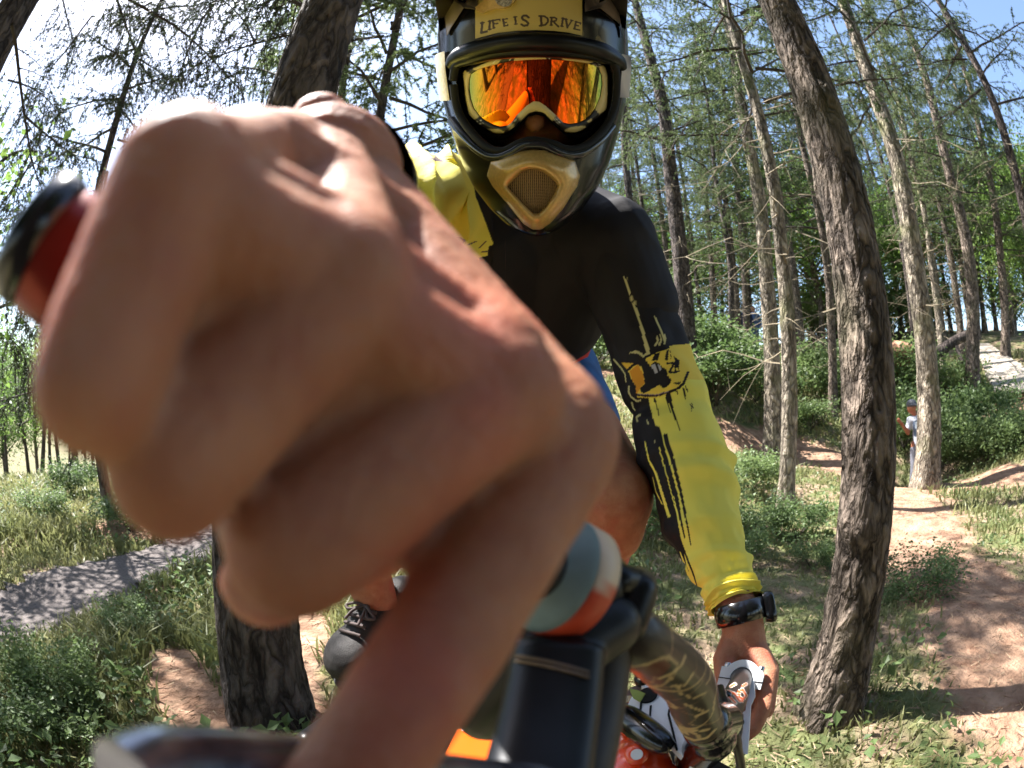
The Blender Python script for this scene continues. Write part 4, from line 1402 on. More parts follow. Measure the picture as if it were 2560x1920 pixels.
for l, w in (([(340, 265), (400, 240), (470, 265), (520, 310), (600, 260), (580, 170), (550, 60)], (9, 9)), ([(700, 140), (740, 70), (720, 0)], (5, 3)), ([(760, 130), (790, 60), (770, -20)], (6, 3)), ([(835, 110), (850, 40), (840, -20)], (5, 3)), ([(85, 350), (190, 470), (250, 560), (265, 680)], (4, 3)),
             ([(310, 745), (305, 830), (340, 900), (430, 970), (480, 950)], (4, 4)), ([(355, 990), (370, 1060), (400, 1100)], (5, 3)), ([(470, 1170), (420, 1200), (440, 1290), (515, 1445)], (6, 2)), ([(570, 1240), (640, 1400), (720, 1630)], (3, 3))):
    SC_[vis & near(Q, z1(l), w)] = PALE * .75
blk = [z1([(200, 385), (330, 250), (450, 265), (540, 330), (630, 450), (650, 560), (560, 610), (490, 450), (390, 405)]),
       z1([(520, 560), (640, 520), (630, 430), (700, 375), (765, 410), (795, 460), (865, 490), (885, 585), (935, 640), (930, 695), (880, 745), (820, 780), (765, 720), (560, 840), (515, 850), (478, 810), (480, 765), (550, 700), (535, 640)]),
       z1([(690, 270), (775, 235), (740, 360), (645, 370)]), z1([(865, 210), (900, 200), (885, 360), (840, 365)]), z1([(915, 210), (945, 300), (930, 340)]),
       z1([(975, 300), (1060, 360), (1050, 500), (1000, 430)])]
for p_ in blk:
    SC_[vis & inside(Q, p_)] = BLK
for l, w in (([(430, 868), (560, 885), (720, 880), (900, 830), (1040, 775), (1120, 700), (1185, 540)], 6.5), ([(300, 500), (350, 450), (415, 410)], 6), ([(525, 335), (620, 280), (750, 215), (895, 170)], 6),
             ([(880, 405), (985, 400), (905, 540), (1010, 535)], 5), ([(990, 400), (1000, 540)], 4), ([(995, 405), (1050, 390)], 4), ([(995, 465), (1040, 455)], 4), ([(1000, 535), (1050, 520)], 4),
             ([(975, 700), (1000, 690), (1010, 715), (1040, 690), (1050, 712), (1075, 680)], 3),
             ([(690, 940), (710, 1000), (765, 1195)], (6, 2)), ([(865, 890), (890, 1010), (925, 1130)], (5, 2)), ([(900, 870), (940, 1050), (985, 1180), (1070, 1395)], (10, 2.5)),
             ([(1115, 780), (1140, 870), (1150, 935)], (5, 2)), ([(1150, 740), (1180, 830)], (4, 2)), ([(1215, 1010), (1240, 1060), (1240, 1105)], (3, 2)), ([(1240, 1000), (1265, 1075)], (3, 2)), ([(1020, 820), (1035, 865)], (4, 2))):
    SC_[vis & near(Q, z1(l), w)] = BLK
for l in ([(640, 430), (698, 412), (745, 530), (690, 562)], [(728, 408), (768, 438), (788, 500), (765, 530)]):
    SC_[vis & inside(Q, z1(l))] = np.array([.42, .42, .46])
SC_[vis & near(Q, z1([(440, 860), (720, 868), (900, 818)]), 2)] = np.array([.3, .2, .25])
for l, w in (([(1560, 690), (1575, 735), (1592, 780), (1606, 825), (1618, 875)], (3, 9)), ([(1636, 790), (1650, 820), (1662, 850)], (3, 7))):
    SC_[vis & near(Q, l, w)] = PALE * .8
# long black runs down the inner side of the forearm
for l, w in (([(1640, 1075), (1655, 1130), (1672, 1180), (1690, 1240), (1700, 1290), (1712, 1345)], (22, 3)), ([(1612, 1075), (1630, 1150), (1655, 1215), (1675, 1280), (1690, 1340)], (34, 4)),
             ([(1590, 1080), (1620, 1180), (1645, 1260), (1690, 1370), (1722, 1440)], (52, 8)), ([(1664, 1090), (1684, 1160), (1702, 1230), (1716, 1300), (1727, 1362)], (12, 2.5)), ([(1700, 1350), (1735, 1440), (1745, 1475)], (6, 2))):
    SC_[vis & near(Q, l, w)] = BLK
for l, w in (([(1612, 1105), (1622, 1150), (1640, 1185), (1655, 1235), (1672, 1290)], (3, 8)), ([(1648, 1120), (1670, 1200), (1688, 1270)], (3, 2)), ([(1700, 1380), (1726, 1450)], (2, 8)), ([(1632, 1195), (1640, 1230), (1655, 1260)], (2, 2))):
    SC_[vis & near(Q, l, w)] = YEL
jersey_mb.add(SV, SF)
# dark cuff of the right sleeve, close behind the fist
cv = tube(smooth_path([P(845, 452, .205), P(856, 466, .235), P(876, 486, .30), P(905, 515, .42), P(940, 530, .55)], 40), np.concatenate([np.linspace(.0292, .030, 8), np.linspace(.031, .052, 32)]), 40, cap=False)[0]
jersey_mb.add(cv[0], cv[1])
CC = np.tile(BLK, (len(cv[0]), 1))
CC[14 * 40:] = YEL
jersey_mb.obj('jersey', M_JERSEY, person, colors=np.vstack([JC, SC_, CC]))

# waistband and shorts
sm = MB()
ctrl = [(P(1315, 822, 1.045), .121), (P(1318, 870, 1.07), .126), (P(1320, 960, 1.14), .128)]
for (a, ra), (b, rb) in zip(ctrl[:-1], ctrl[1:]):
    capsule(sm, a, b, ra, rb, 24)
chain(sm, [(P(1375, 940, 1.10), .105), (0.6 * HIPL + 0.4 * KN, .082)], 24)
chain(sm, [(P(1240, 950, 1.12), .110), (0.6 * HIPR + 0.4 * KR, .085)], 24)
V_, F_ = fuse(sm, 0.006, 4)
V_ = V_ + vnormals(V_, F_) * (0.006 * np.array([noise.noise(Vector(v) * 14) for v in V_]))[:, None]
s2 = MB(); s2.add(V_, F_)
shorts = s2.obj('shorts', M_SHORTS, person)
bp_ = smooth_path([[*P(1315, 836, 1.045)], [*P(1317, 858, 1.058)]], 6)
w_ = MB(); add_tube(w_, bp_, np.full(6, .1295), 40)
w_.obj('waistband', M_RED, shorts)

# right shoe
shoe = MB()
toe, ank = P(838, 1682, .945), P(962, 1545, .985)
ax_ = unit(toe - ank)
upv = unit(np.array([-.15, -.45, .9]) - ax_ * np.dot([-.15, -.45, .9], ax_))
sd_ = np.cross(ax_, upv)
toe_c = ank + ax_ * 0.088
ellipsoid(shoe, toe_c, [ax_ * .068, sd_ * .054, upv * .042])
ellipsoid(shoe, ank + ax_ * 0.03, [ax_ * .080, sd_ * .050, upv * .052])
ellipsoid(shoe, ank - ax_ * 0.05, [ax_ * .05, sd_ * .038, upv * .048])
V_, F_ = fuse(shoe, 0.0025, 6)
s3 = MB(); s3.add(V_, F_)
so = s3.obj('shoe', mat('shoe_leather', (0.018, 0.013, 0.011), 0.6, var=0.3, scale=240, bump=0.3, bscale=700), person)
sole = MB()
outl = []
for t in np.linspace(0, 2 * math.pi, 40, endpoint=False):
    outl.append(ank + ax_ * (0.036 + 0.123 * math.cos(t)) + sd_ * (0.054 * math.sin(t) * (1 - 0.12 * math.cos(t))) - upv * 0.030)
extrude_poly(sole, outl, -upv * 0.018)
sole.obj('sole', mat('shoe_sole', (0.02, 0.018, 0.018), 0.8), so, smooth=False)
lace_m = mat('shoelace', (0.085, 0.062, 0.058), 0.85)


def on_shoe(u, v):
    """u along the foot from the ankle (m), v across (m): a point just above the vamp."""
    o = ank + ax_ * u + sd_ * v + upv * 0.2
    d2 = np.linalg.norm((V_ - o) - ((V_ - o) @ upv)[:, None] * upv, axis=1)
    c = np.where(d2 < 0.006)[0]
    h = ((V_[c] - ank) @ upv).max() if len(c) else 0.03
    return ank + ax_ * u + sd_ * v + upv * (h + 0.003)


for k_ in range(4):
    u = 0.078 - 0.017 * k_
    l_ = MB()
    add_tube(l_, smooth_path([on_shoe(u - .004, -.022), on_shoe(u, -.008), on_shoe(u + .003, .008), on_shoe(u + .004, .022)], 12), .0034, 8)
    l_.obj('lace', lace_m, so)
l_ = MB()
knot = on_shoe(0.022, 0.0) + upv * .004
for s_ in (-1, 1):
    add_tube(l_, smooth_path([knot, knot + sd_ * s_ * .016 + ax_ * .008 + upv * .008, knot + sd_ * s_ * .034 + ax_ * .016 + upv * .001, knot + sd_ * s_ * .022 + ax_ * .022 + upv * .003, knot], 20), .0028, 7)
    add_tube(l_, smooth_path([knot, knot + sd_ * s_ * .012 + ax_ * .02 + upv * .004, knot + sd_ * s_ * .016 + ax_ * .042 + upv * .0], 10), .0028, 7)
ellipsoid(l_, knot, [ax_ * .006, sd_ * .008, upv * .005])
l_.obj('lace', lace_m, so)

# wristwatch on the left wrist
watch = empty('wristwatch', tuple(P(1850, 1532, .655)), 'black sports watch on the wrist below the yellow cuff', 'wristwatch')
wa = unit(P(1858, 1600, .66) - P(1838, 1480, .66))
wc = P(1851, 1532, .656)
sx = unit(np.cross(wa, [0, 1, 0])); sy = np.cross(sx, wa)
if sx[0] < 0: sx = -sx
ring = []
wm_ = MB()
nA = 48
prof = [(-.0135, .0305), (-.0125, .0325), (0, .0335), (.0125, .0325), (.0135, .0305)]
RV = np.array([wc + wa * h + (sx * math.cos(t) * r * 0.98 + sy * math.sin(t) * r * .9) for h, r in prof for t in np.linspace(0, 2 * math.pi, nA, endpoint=False)])
i = np.arange(len(prof) - 1)[:, None] * nA; j = np.arange(nA)[None, :]; j2 = (j + 1) % nA
wm_.add(RV, np.stack([i + j, i + j2, i + nA + j2, i + nA + j], -1).reshape(-1, 4))
wm_.obj('strap', M_GLOSSBLACK, watch)
fm = MB()
fdir = unit(sx * 0.96 - np.array([0, .25, 0]))
fy = np.cross(fdir, wa)
fc = wc + fdir * .0325 + wa * (-.002)
sq = []
for t in np.linspace(0, 2 * math.pi, 36, endpoint=False):
    c_, s_ = math.cos(t), math.sin(t)
    sq.append((math.copysign(abs(c_) ** .55, c_), math.copysign(abs(s_) ** .55, s_)))
lay = [(-.004, .9), (.003, 1.0), (.008, .97), (.0095, .86)]
FV = np.array([fc + fdir * h + wa * (a * .021 * k_) + fy * (b * .0175 * k_) for h, k_ in lay for a, b in sq])
i = np.arange(3)[:, None] * 36; j = np.arange(36)[None, :]; j2 = (j + 1) % 36
fm.add(FV, np.stack([i + j, i + j2, i + 36 + j2, i + 36 + j], -1).reshape(-1, 4))
fm.add(FV[-36:], np.arange(36)[None, :])
fm.add(FV[:36], np.arange(36)[::-1][None, :])
fm.obj('case', M_GLOSSBLACK, watch)
gm2 = MB()
gm2.add(np.array([fc + fdir * .0102 + wa * (a * .016) + fy * (b * .013) for a, b in sq]), np.arange(36)[None, :])
gm2.obj('dial', mat('watch_glass', (0.16, 0.17, 0.13), 0.05, coat=1.0), watch)
# ------------------------------------------------------------------ full face helmet
HO = P(1336, 231, .74)
hN = -ray(1336, 231)                      # towards the lens
hR = unit(np.cross(hN, [0, 0, -1.0]))     # to the right of the picture
if hR[0] < 0: hR = -hR
hU = np.cross(hN, hR)
if hU[2] < 0: hU = -hU


def pix_ab(px, py, c):
    """Helmet coordinates of the sight line where it is c metres in front of the helmet's middle."""
    r = ray(px, py)
    t = ((HO + hN * c - EYE) @ hN) / (r @ hN)
    q = EYE + r * t - HO
    return q @ hR, q @ hU


def H3(a, b, c):
    return HO + hR * a + hU * b + hN * c


ROWS = [(-222, 14, -.01, .04, 2.0, .06), (-205, 70, -.01, .075, 2.0, .10), (-175, 125, -.01, .10, 2.0, .125), (-130, 170, 0, .118, 2.1, .145), (-60, 208, 0, .135, 2.2, .158), (20, 224, 0, .145, 2.3, .162),
        (100, 230, 0, .148, 2.3, .162), (180, 230, 0, .143, 2.3, .155), (260, 222, 0, .145, 2.2, .14), (330, 205, .02, .157, 2.05, .12), (400, 183, .04, .168, 1.95, .075),
        (460, 156, .06, .173, 1.85, .03), (510, 120, .08, .170, 1.8, -.02), (550, 80, .095, .163, 1.8, -.06), (572, 36, .115, .150, 1.9, -.085)]
hb_ = []
for py, hw, c0, f, n_, bk in ROWS:
    aL, b_ = pix_ab(1336 - hw, py, c0); aR, b2_ = pix_ab(1336 + hw, py, c0)
    hb_.append((b_, 0.5 * (aR - aL), c0, f, n_, bk))
hb_ = np.array(hb_)[::-1]                 # rising height


def hrow(b):
    return [np.interp(b, hb_[:, 0], hb_[:, k]) for k in range(1, 6)]


def hfront(a, b):
    w, c0, f, n_, bk = hrow(b)
    q = min(abs(a) / max(w, 1e-6), 0.9999)
    return c0 + (f - c0) * (1 - q ** n_) ** (1 / n_)


def on_helmet(px, py, off=0.0):
    c = .13
    for _ in range(12):
        a, b = pix_ab(px, py, c)
        c = 0.5 * c + 0.5 * (hfront(a, b) + off)
    a, b = pix_ab(px, py, c)
    return H3(a, b, hfront(a, b) + off)


def shell_loft(scale=1.0, nb=90, na=120, shrink=0.0):
    mb = MB()
    bs = np.linspace(hb_[0, 0], hb_[-1, 0], nb)
    bm_ = 0.03
    V = []
    for b in bs:
        w, c0, f, n_, bk = hrow(b)
        ring = []
        w = max(w - shrink, .004)
        for t in np.linspace(0, 2 * math.pi, na, endpoint=False):
            ct, st = math.cos(t), math.sin(t)
            dep = (f - c0 - shrink) if st >= 0 else (c0 + bk - shrink)
            e = n_ if st >= 0 else 2.2
            dep = max(dep, .004)
            a = w * math.copysign(abs(ct) ** (2 / e), ct)
            c = c0 + dep * math.copysign(abs(st) ** (2 / e), st)
            ring.append(H3(a, bm_ + (b - bm_) * scale, c))
        V.append(ring)
    V = np.array(V).reshape(-1, 3)
    i = np.arange(nb - 1)[:, None] * na; j = np.arange(na)[None, :]; j2 = (j + 1) % na
    mb.add(V, np.stack([i + j, i + j2, i + na + j2, i + na + j], -1).reshape(-1, 4))
    mb.f.append(np.arange(na)[::-1][None, :]); mb.m.append(np.zeros(1, np.int32))
    mb.f.append((np.arange(na) + (nb - 1) * na)[None, :]); mb.m.append(np.zeros(1, np.int32))
    return mb


def fix(me):
    bm = bmesh.new(); bm.from_mesh(me)
    bmesh.ops.remove_doubles(bm, verts=bm.verts, dist=1e-6)
    bmesh.ops.recalc_face_normals(bm, faces=bm.faces)
    bm.to_mesh(me); bm.free()
    return me


def zh(l):     # read off an enlargement of the goggles
    return [(1080 + x * .2351, y * .2351) for x, y in l]


PORT = [(1133, 200), (1138, 170), (1150, 150), (1180, 138), (1230, 131), (1290, 128), (1340, 127), (1400, 129), (1460, 134), (1505, 142), (1530, 155), (1540, 180), (1541, 220), (1537, 260), (1524, 300), (1500, 335), (1462, 366), (1420, 374), (1380, 360),
        (1335, 352), (1300, 358), (1262, 377), (1225, 372), (1190, 343), (1160, 305), (1142, 265)]


def helmet_material():
    m = mat('helmet_paint', (0.003, 0.003, 0.004), 0.2, coat=0.15, spec=0.4)
    nt = m.node_tree; b = nt.nodes['Principled BSDF']
    tc = [n for n in nt.nodes if n.type == 'TEX_COORD'][0]
    vo = nt.nodes.new('ShaderNodeTexNoise'); vo.inputs['Scale'].default_value = 16; vo.inputs['Detail'].default_value = 3
    mp2 = nt.nodes.new('ShaderNodeMapping'); mp2.inputs['Scale'].default_value = (1, 1, 0.6)
    nt.links.new(tc.outputs['Object'], mp2.inputs['Vector']); nt.links.new(mp2.outputs[0], vo.inputs['Vector'])
    r = nt.nodes.new('ShaderNodeValToRGB')
    r.color_ramp.interpolation = 'CONSTANT'
    r.color_ramp.elements[0].position = 0.0; r.color_ramp.elements[0].color = (0.003, 0.003, 0.004, 1)
    r.color_ramp.elements[1].position = 0.66; r.color_ramp.elements[1].color = (0.10, 0.075, 0.035, 1)
    e = r.color_ramp.elements.new(0.70); e.color = (0.02, 0.015, 0.02, 1)
    nt.links.new(vo.outputs[0], r.inputs[0]); nt.links.new(r.outputs[0], b.inputs['Base Color'])
    return m


M_HELMET = helmet_material()
helmet = empty('full_face_helmet', tuple(HO), 'glossy black full face helmet with gold mouth vent worn by the rider', 'helmet')
so_ = bpy.data.objects.new('tmp', fix(shell_loft().mesh('shell', [M_HELMET]))); COL.objects.link(so_)
inn = bpy.data.objects.new('tmp2', fix(shell_loft(.93, 60, 80, .014).mesh('inner', [M_BLACKCLOTH]))); COL.objects.link(inn)
pr = MB()
pp = [pix_ab(x, y, .13) for x, y in PORT]
extrude_poly(pr, [H3(a, b, .30) for a, b in pp], -hN * .27)
pri = bpy.data.objects.new('tmp3', fix(pr.mesh('port', [M_BLACKCLOTH], smooth=False))); COL.objects.link(pri)
for t_ in (inn, pri):
    md = so_.modifiers.new('b', 'BOOLEAN'); md.operation = 'DIFFERENCE'; md.object = t_; md.solver = 'EXACT'
dg = bpy.context.evaluated_depsgraph_get(); dg.update()
sh_me = bpy.data.meshes.new_from_object(so_.evaluated_get(dg))
sh_me.name = 'helmet_shell'
for o_ in (so_, inn, pri):
    bpy.data.objects.remove(o_)
link('shell', sh_me, helmet)

# rubber trim round the eye port and over the brow
tr = MB()
tp = smooth_path([on_helmet(x, y, .001) for x, y in PORT + PORT[:1]], 160)
add_tube(tr, tp[:-1], .0052, 10, cap=False)
tr.obj('eyeport_trim', M_RUBBER, helmet)
br = MB()
bl = [(190, 690), (235, 625), (320, 575), (480, 525), (700, 475), (900, 452), (1120, 445), (1350, 455), (1550, 485), (1750, 530), (1900, 590), (1990, 650), (2025, 720)]
bpth = smooth_path([on_helmet(x, y, .004) for x, y in zh(bl)], 90)
add_tube(br, bpth, np.concatenate([np.linspace(.006, .0112, 20), np.full(50, .0115), np.linspace(.0112, .006, 20)]), 14)
bl2 = [(215, 720), (300, 655), (480, 600), (700, 555), (1120, 532), (1500, 552), (1780, 590), (1930, 645), (1990, 710)]
add_tube(br, smooth_path([on_helmet(x, y, .000) for x, y in zh(bl2)], 80), np.concatenate([np.linspace(.005, .0085, 16), np.full(48, .009), np.linspace(.0085, .005, 16)]), 12)
br.obj('brow_rim', M_BLACKPLASTIC, helmet)

# chin guard lip with its bright edge
cl = MB()
lipA = [(1128, 300), (1150, 330), (1180, 362), (1215, 388), (1245, 394), (1275, 384), (1310, 364), (1335, 361), (1362, 364), (1395, 380), (1425, 388), (1460, 380), (1500, 350), (1530, 315)]
add_tube(cl, smooth_path([on_helmet(x, y, .003) for x, y in lipA], 90), .0055, 10)
cl.obj('chin_lip', mat('satin_black_edge', (0.010, 0.010, 0.016), 0.2, coat=0.5), helmet)

# gold mouth piece: rings from the outer outline in to the grille
mz = lambda l: [(1000 + x * .3616, y * .3616) for x, y in l]
OUT = mz([(600, 1215), (628, 1112), (720, 1080), (850, 1042), (920, 1034), (1000, 1040), (1120, 1080), (1210, 1112), (1245, 1215), (1225, 1290), (1130, 1440), (1040, 1545), (975, 1588), (915, 1588), (850, 1545), (750, 1420), (640, 1290)])
INN = mz([(742, 1290), (760, 1265), (840, 1185), (890, 1168), (950, 1172), (1000, 1190), (1070, 1250), (1092, 1285), (1070, 1340), (1010, 1430), (960, 1475), (925, 1478), (880, 1440), (800, 1355)])
GC = np.array([1333.0, 478.0])


def polar(poly, t):
    d = np.array([math.cos(t), math.sin(t)])
    best = 0
    for i in range(len(poly)):
        a = np.array(poly[i]) - GC; b = np.array(poly[(i + 1) % len(poly)]) - GC
        e = b - a; den = d[0] * e[1] - d[1] * e[0]
        if abs(den) < 1e-9: continue
        u = (a[0] * e[1] - a[1] * e[0]) / den; v = (a[0] * d[1] - a[1] * d[0]) / den
        if u > 0 and -1e-6 <= v <= 1 + 1e-6: best = max(best, u)
    return best


nT = 120
rings = [(1.0, -.004), (1.0, .0045), (.93, .0075), (.62, .0125), (.35, .0155), (.12, .0145), (0.0, .009), (-.03, .002)]
MV = []
for fr, off in rings:
    for t in np.linspace(0, 2 * math.pi, nT, endpoint=False):
        ro, ri = polar(OUT, t), polar(INN, t)
        r_ = ri + (ro - ri) * fr
        x_, y_ = GC + r_ * np.array([math.cos(t), math.sin(t)])
        MV.append(on_helmet(x_, y_, off))
MV = np.array(MV)
mp_ = MB()
i = np.arange(len(rings) - 1)[:, None] * nT; j = np.arange(nT)[None, :]; j2 = (j + 1) % nT
mp_.add(MV, np.stack([i + j, i + j2, i + nT + j2, i + nT + j], -1).reshape(-1, 4))
mo = mp_.obj('mouth_vent', M_GOLD, helmet)
gb = MB()
back = MV[-nT:] - hN * .004
gb.add(np.vstack([back, back.mean(0)[None]]), np.array([[k_, (k_ + 1) % nT, nT] for k_ in range(nT)]))
gb.obj('vent_backing', M_BLACKCLOTH, mo)
gw = MB()
gi = [pix_ab(x, y, .17) for x, y in INN]
ga = np.array(gi); a0, b0 = ga.min(0); a1, b1 = ga.max(0)


def spans(fix_, axis):
    xs = []
    for k_ in range(len(ga)):
        p, q = ga[k_], ga[(k_ + 1) % len(ga)]
        if (p[axis] > fix_) != (q[axis] > fix_):
            u = (fix_ - p[axis]) / (q[axis] - p[axis]); xs.append(p[1 - axis] + u * (q[1 - axis] - p[1 - axis]))
    return (min(xs), max(xs)) if len(xs) >= 2 else None


for axis, lo, hi, cnt in ((0, a0, a1, 24), (1, b0, b1, 30)):
    for v in np.linspace(lo, hi, cnt + 2)[1:-1]:
        s = spans(v, axis)
        if s is None: continue
        L_ = []
        for u in np.linspace(s[0], s[1], 9):
            a, b = (v, u) if axis == 0 else (u, v)
            L_.append(H3(a, b, hfront(a, b) + .003))
        add_tube(gw, L_, .00032 if axis else .00060, 4, cap=False)
gw.obj('grille', mat('bronze_mesh', (0.42, 0.28, 0.15), 0.35, metal=0.7), mo)


# a patch of the shell between two sight-line columns, fine enough to carry flat print
def patch(px0, px1, top, bot, nx, ny, off):
    V = []
    for v in np.linspace(0, 1, ny):
        for u in np.linspace(0, 1, nx):
            x_ = px0 + (px1 - px0) * u
            y_ = top(x_) * (1 - v) + bot(x_) * v
            V.append(on_helmet(x_, y_, off))
    mb = MB()
    i = np.arange(ny - 1)[:, None] * nx; j = np.arange(nx - 1)[None, :]
    mb.add(np.array(V), np.stack([i + j, i + nx + j, i + nx + j + 1, i + j + 1], -1).reshape(-1, 4))
    return mb, np.array(V)


bx = np.array(zh([(460, 412), (700, 348), (900, 325), (1120, 320), (1300, 328), (1450, 345), (1597, 378)]))
pmb, PV = patch(1188, 1455.5, lambda x: -60, lambda x: float(np.interp(x, bx[:, 0], bx[:, 1])), 260, 150, .0035)
Q = proj(PV)
CO = np.tile(np.array([0.40, 0.30, 0.085]), (len(PV), 1))
INK = np.array([0.035, 0.018, 0.012])
for l, w in (([(536, 240), (530, 300), (524, 350), (582, 334)], 5.2), ([(515, 246), (558, 240)], 2.6), ([(614, 225), (612, 312)], 5), ([(598, 228), (631, 222)], 2.8), ([(597, 316), (629, 310)], 2.8),
             ([(648, 216), (656, 298)], 4.4), ([(640, 218), (722, 206)], 3.2), ([(652, 256), (700, 249)], 3), ([(722, 206), (724, 222)], 2.5), ([(644, 300), (670, 296)], 2.5),
             ([(757, 206), (768, 276)], 4.4), ([(750, 206), (802, 201)], 3), ([(762, 242), (792, 238)], 3), ([(766, 277), (806, 269)], 3.2), ([(806, 258), (808, 270)], 2.5),
             ([(884, 180), (892, 256)], 4.4), ([(868, 182), (902, 178)], 2.6), ([(876, 258), (908, 254)], 2.6),
             ([(1028, 186), (1005, 166), (972, 166), (955, 186), (968, 208), (1005, 226), (1025, 248), (1012, 270), (975, 274), (950, 258)], 4.6),
             ([(1158, 172), (1165, 272)], 5), ([(1140, 171), (1195, 173), (1230, 196), (1234, 232), (1205, 264), (1145, 274)], 4.0),
             ([(1272, 186), (1268, 266)], 4.4), ([(1258, 186), (1302, 186), (1326, 200), (1318, 220), (1275, 230)], 3.4), ([(1292, 228), (1318, 258), (1345, 282)], 4), ([(1255, 268), (1282, 267)], 2.5),
             ([(1392, 194), (1380, 278)], 4.4), ([(1378, 193), (1408, 197)], 2.5), ([(1366, 277), (1394, 281)], 2.5),
             ([(1424, 204), (1440, 292)], 4.6), ([(1440, 292), (1488, 216)], 3.2), ([(1408, 203), (1440, 207)], 2.5), ([(1474, 214), (1500, 220)], 2.5),
             ([(1532, 232), (1514, 306)], 4.4), ([(1524, 230), (1582, 246)], 3), ([(1522, 268), (1556, 274)], 3), ([(1508, 306), (1572, 320)], 3.2), ([(1582, 246), (1580, 258)], 2.5)):
    CO[near(Q, zh(l), w * 1.22)] = INK
M_STICK = mat('gold_sticker', (1, 1, 1), 0.4, attr='print', coat=0.2)
pmb.obj('lettered_band', M_STICK, helmet, colors=CO)

# gold scoop with a mesh on the forehead, over the band
sc = MB()
sp_out = zh([(465, 85), (600, -20), (650, -160), (900, -200), (880, 20), (835, 70), (760, 95), (680, 95), (600, 120), (545, 148), (480, 125)])
th = [on_helmet(x, y, .0045) for x, y in sp_out]
extrude_poly(sc, th, hN * .006)
sco = sc.obj('forehead_scoop', M_GOLD, helmet, smooth=False)
s2_ = MB()
sp_in = zh([(660, -10), (700, -120), (860, -120), (845, 30), (820, 66), (770, 72), (700, 50)])
extrude_poly(s2_, [on_helmet(x, y, .011) for x, y in sp_in], hN * .0012)
s2_.obj('scoop_mesh', mat('scoop_mesh', (0.05, 0.04, 0.04), 0.5, color2=(0.4, 0.36, 0.33), scale=500), sco, smooth=False)

# peak: a curved blade above the forehead
pk = MB()
nu, nv = 40, 14
top_, bot_ = [], []
for v in np.linspace(0, 1, nv):
    for u in np.linspace(-1, 1, nu):
        a = u * (.118 - .02 * v)
        b = .155 - .075 * u * u + .05 * v - .02 * v * u * u
        c = .085 + .13 * v - .05 * u * u * (1 - .3 * v)
        top_.append(H3(a, b + .004, c)); bot_.append(H3(a, b, c))
i = np.arange(nv - 1)[:, None] * nu; j = np.arange(nu - 1)[None, :]
F_ = np.stack([i + j, i + j + 1, i + nu + j + 1, i + nu + j], -1).reshape(-1, 4)
pk.add(np.array(top_), F_); pk.add(np.array(bot_), F_[:, ::-1])
pk.obj('peak', M_HELMET, helmet)
# side wings of the peak mount, black and beige camouflage
for sgn, edge in ((-1, [(1102, -20), (1112, 40), (1118, 90), (1128, 70), (1160, 20), (1196, 25), (1190, -20)]), (1, [(1545, -20), (1548, 40), (1562, 95), (1548, 60), (1500, 20), (1462, 30), (1462, -20)])):
    wmb = MB()
    extrude_poly(wmb, [on_helmet(min(max(x, 1110), 1556), y, .003) for x, y in edge], hN * .004)
    wmb.obj('peak_bracket', mat('camouflage_plastic', (0.005, 0.004, 0.006), 0.35, color2=(0.30, 0.24, 0.21), scale=26, detail=1), helmet, smooth=False)

# ------------------------------------------------------------------ goggles
goggles = empty('goggles', tuple(H3(0, .03, .12)), 'goggles with orange mirrored lens and gold frame in the helmet', 'goggles')
GC = np.array([1334.0, 205.0])
LENS = zh([(410, 790), (470, 750), (560, 715), (700, 680), (850, 650), (1000, 637), (1150, 630), (1330, 630), (1500, 650), (1650, 672), (1720, 690), (1775, 725), (1802, 800), (1810, 900), (1790, 1030), (1740, 1150), (1690, 1220), (1640, 1265), (1560, 1305), (1460, 1318),
           (1390, 1300), (1320, 1226), (1220, 1130), (1140, 1082), (1085, 1076), (1010, 1120), (900, 1226), (850, 1300), (800, 1335), (720, 1345), (640, 1320), (560, 1280), (500, 1230), (440, 1150), (405, 1050), (390, 950), (395, 850)])
FRAME = zh([(325, 800), (345, 745), (430, 690), (560, 640), (700, 600), (880, 572), (1050, 562), (1200, 562), (1400, 566), (1600, 598), (1760, 650), (1840, 710), (1866, 800), (1868, 1000), (1856, 1160), (1800, 1230), (1700, 1300), (1640, 1370), (1540, 1412), (1410, 1405), (1350, 1350), (1280, 1290),
            (1200, 1212), (1110, 1185), (1030, 1205), (950, 1282), (880, 1370), (800, 1420), (680, 1415), (590, 1380), (480, 1320), (395, 1220), (365, 1080), (345, 930)])


def gdepth(a, b):
    return .137 - 5.2 * a * a - 0.8 * (b - .01) ** 2


def on_goggle(px, py, off=0.0):
    c = .13
    for _ in range(10):
        a, b = pix_ab(px, py, c)
        c = gdepth(a, b) + off
    return H3(a, b, c)


nT = 360
tt = np.linspace(0, 2 * math.pi, nT, endpoint=False)
RL = np.array([polar(LENS, t) for t in tt]); RF = np.array([polar(FRAME, t) for t in tt])
lm_ = MB(); LVv = []
fr_l = np.linspace(1.03, 0.04, 26)
for f in fr_l:
    for t, r_ in zip(tt, RL):
        LVv.append(on_goggle(GC[0] + math.cos(t) * r_ * f, GC[1] + math.sin(t) * r_ * f, .0005))
LVv = np.array(LVv)
i = np.arange(len(fr_l) - 1)[:, None] * nT; j = np.arange(nT)[None, :]; j2 = (j + 1) % nT
lm_.add(LVv, np.stack([i + j, i + j2, i + nT + j2, i + nT + j], -1).reshape(-1, 4))
lm_.f.append((np.arange(nT) + (len(fr_l) - 1) * nT)[None, :]); lm_.m.append(np.zeros(1, np.int32))


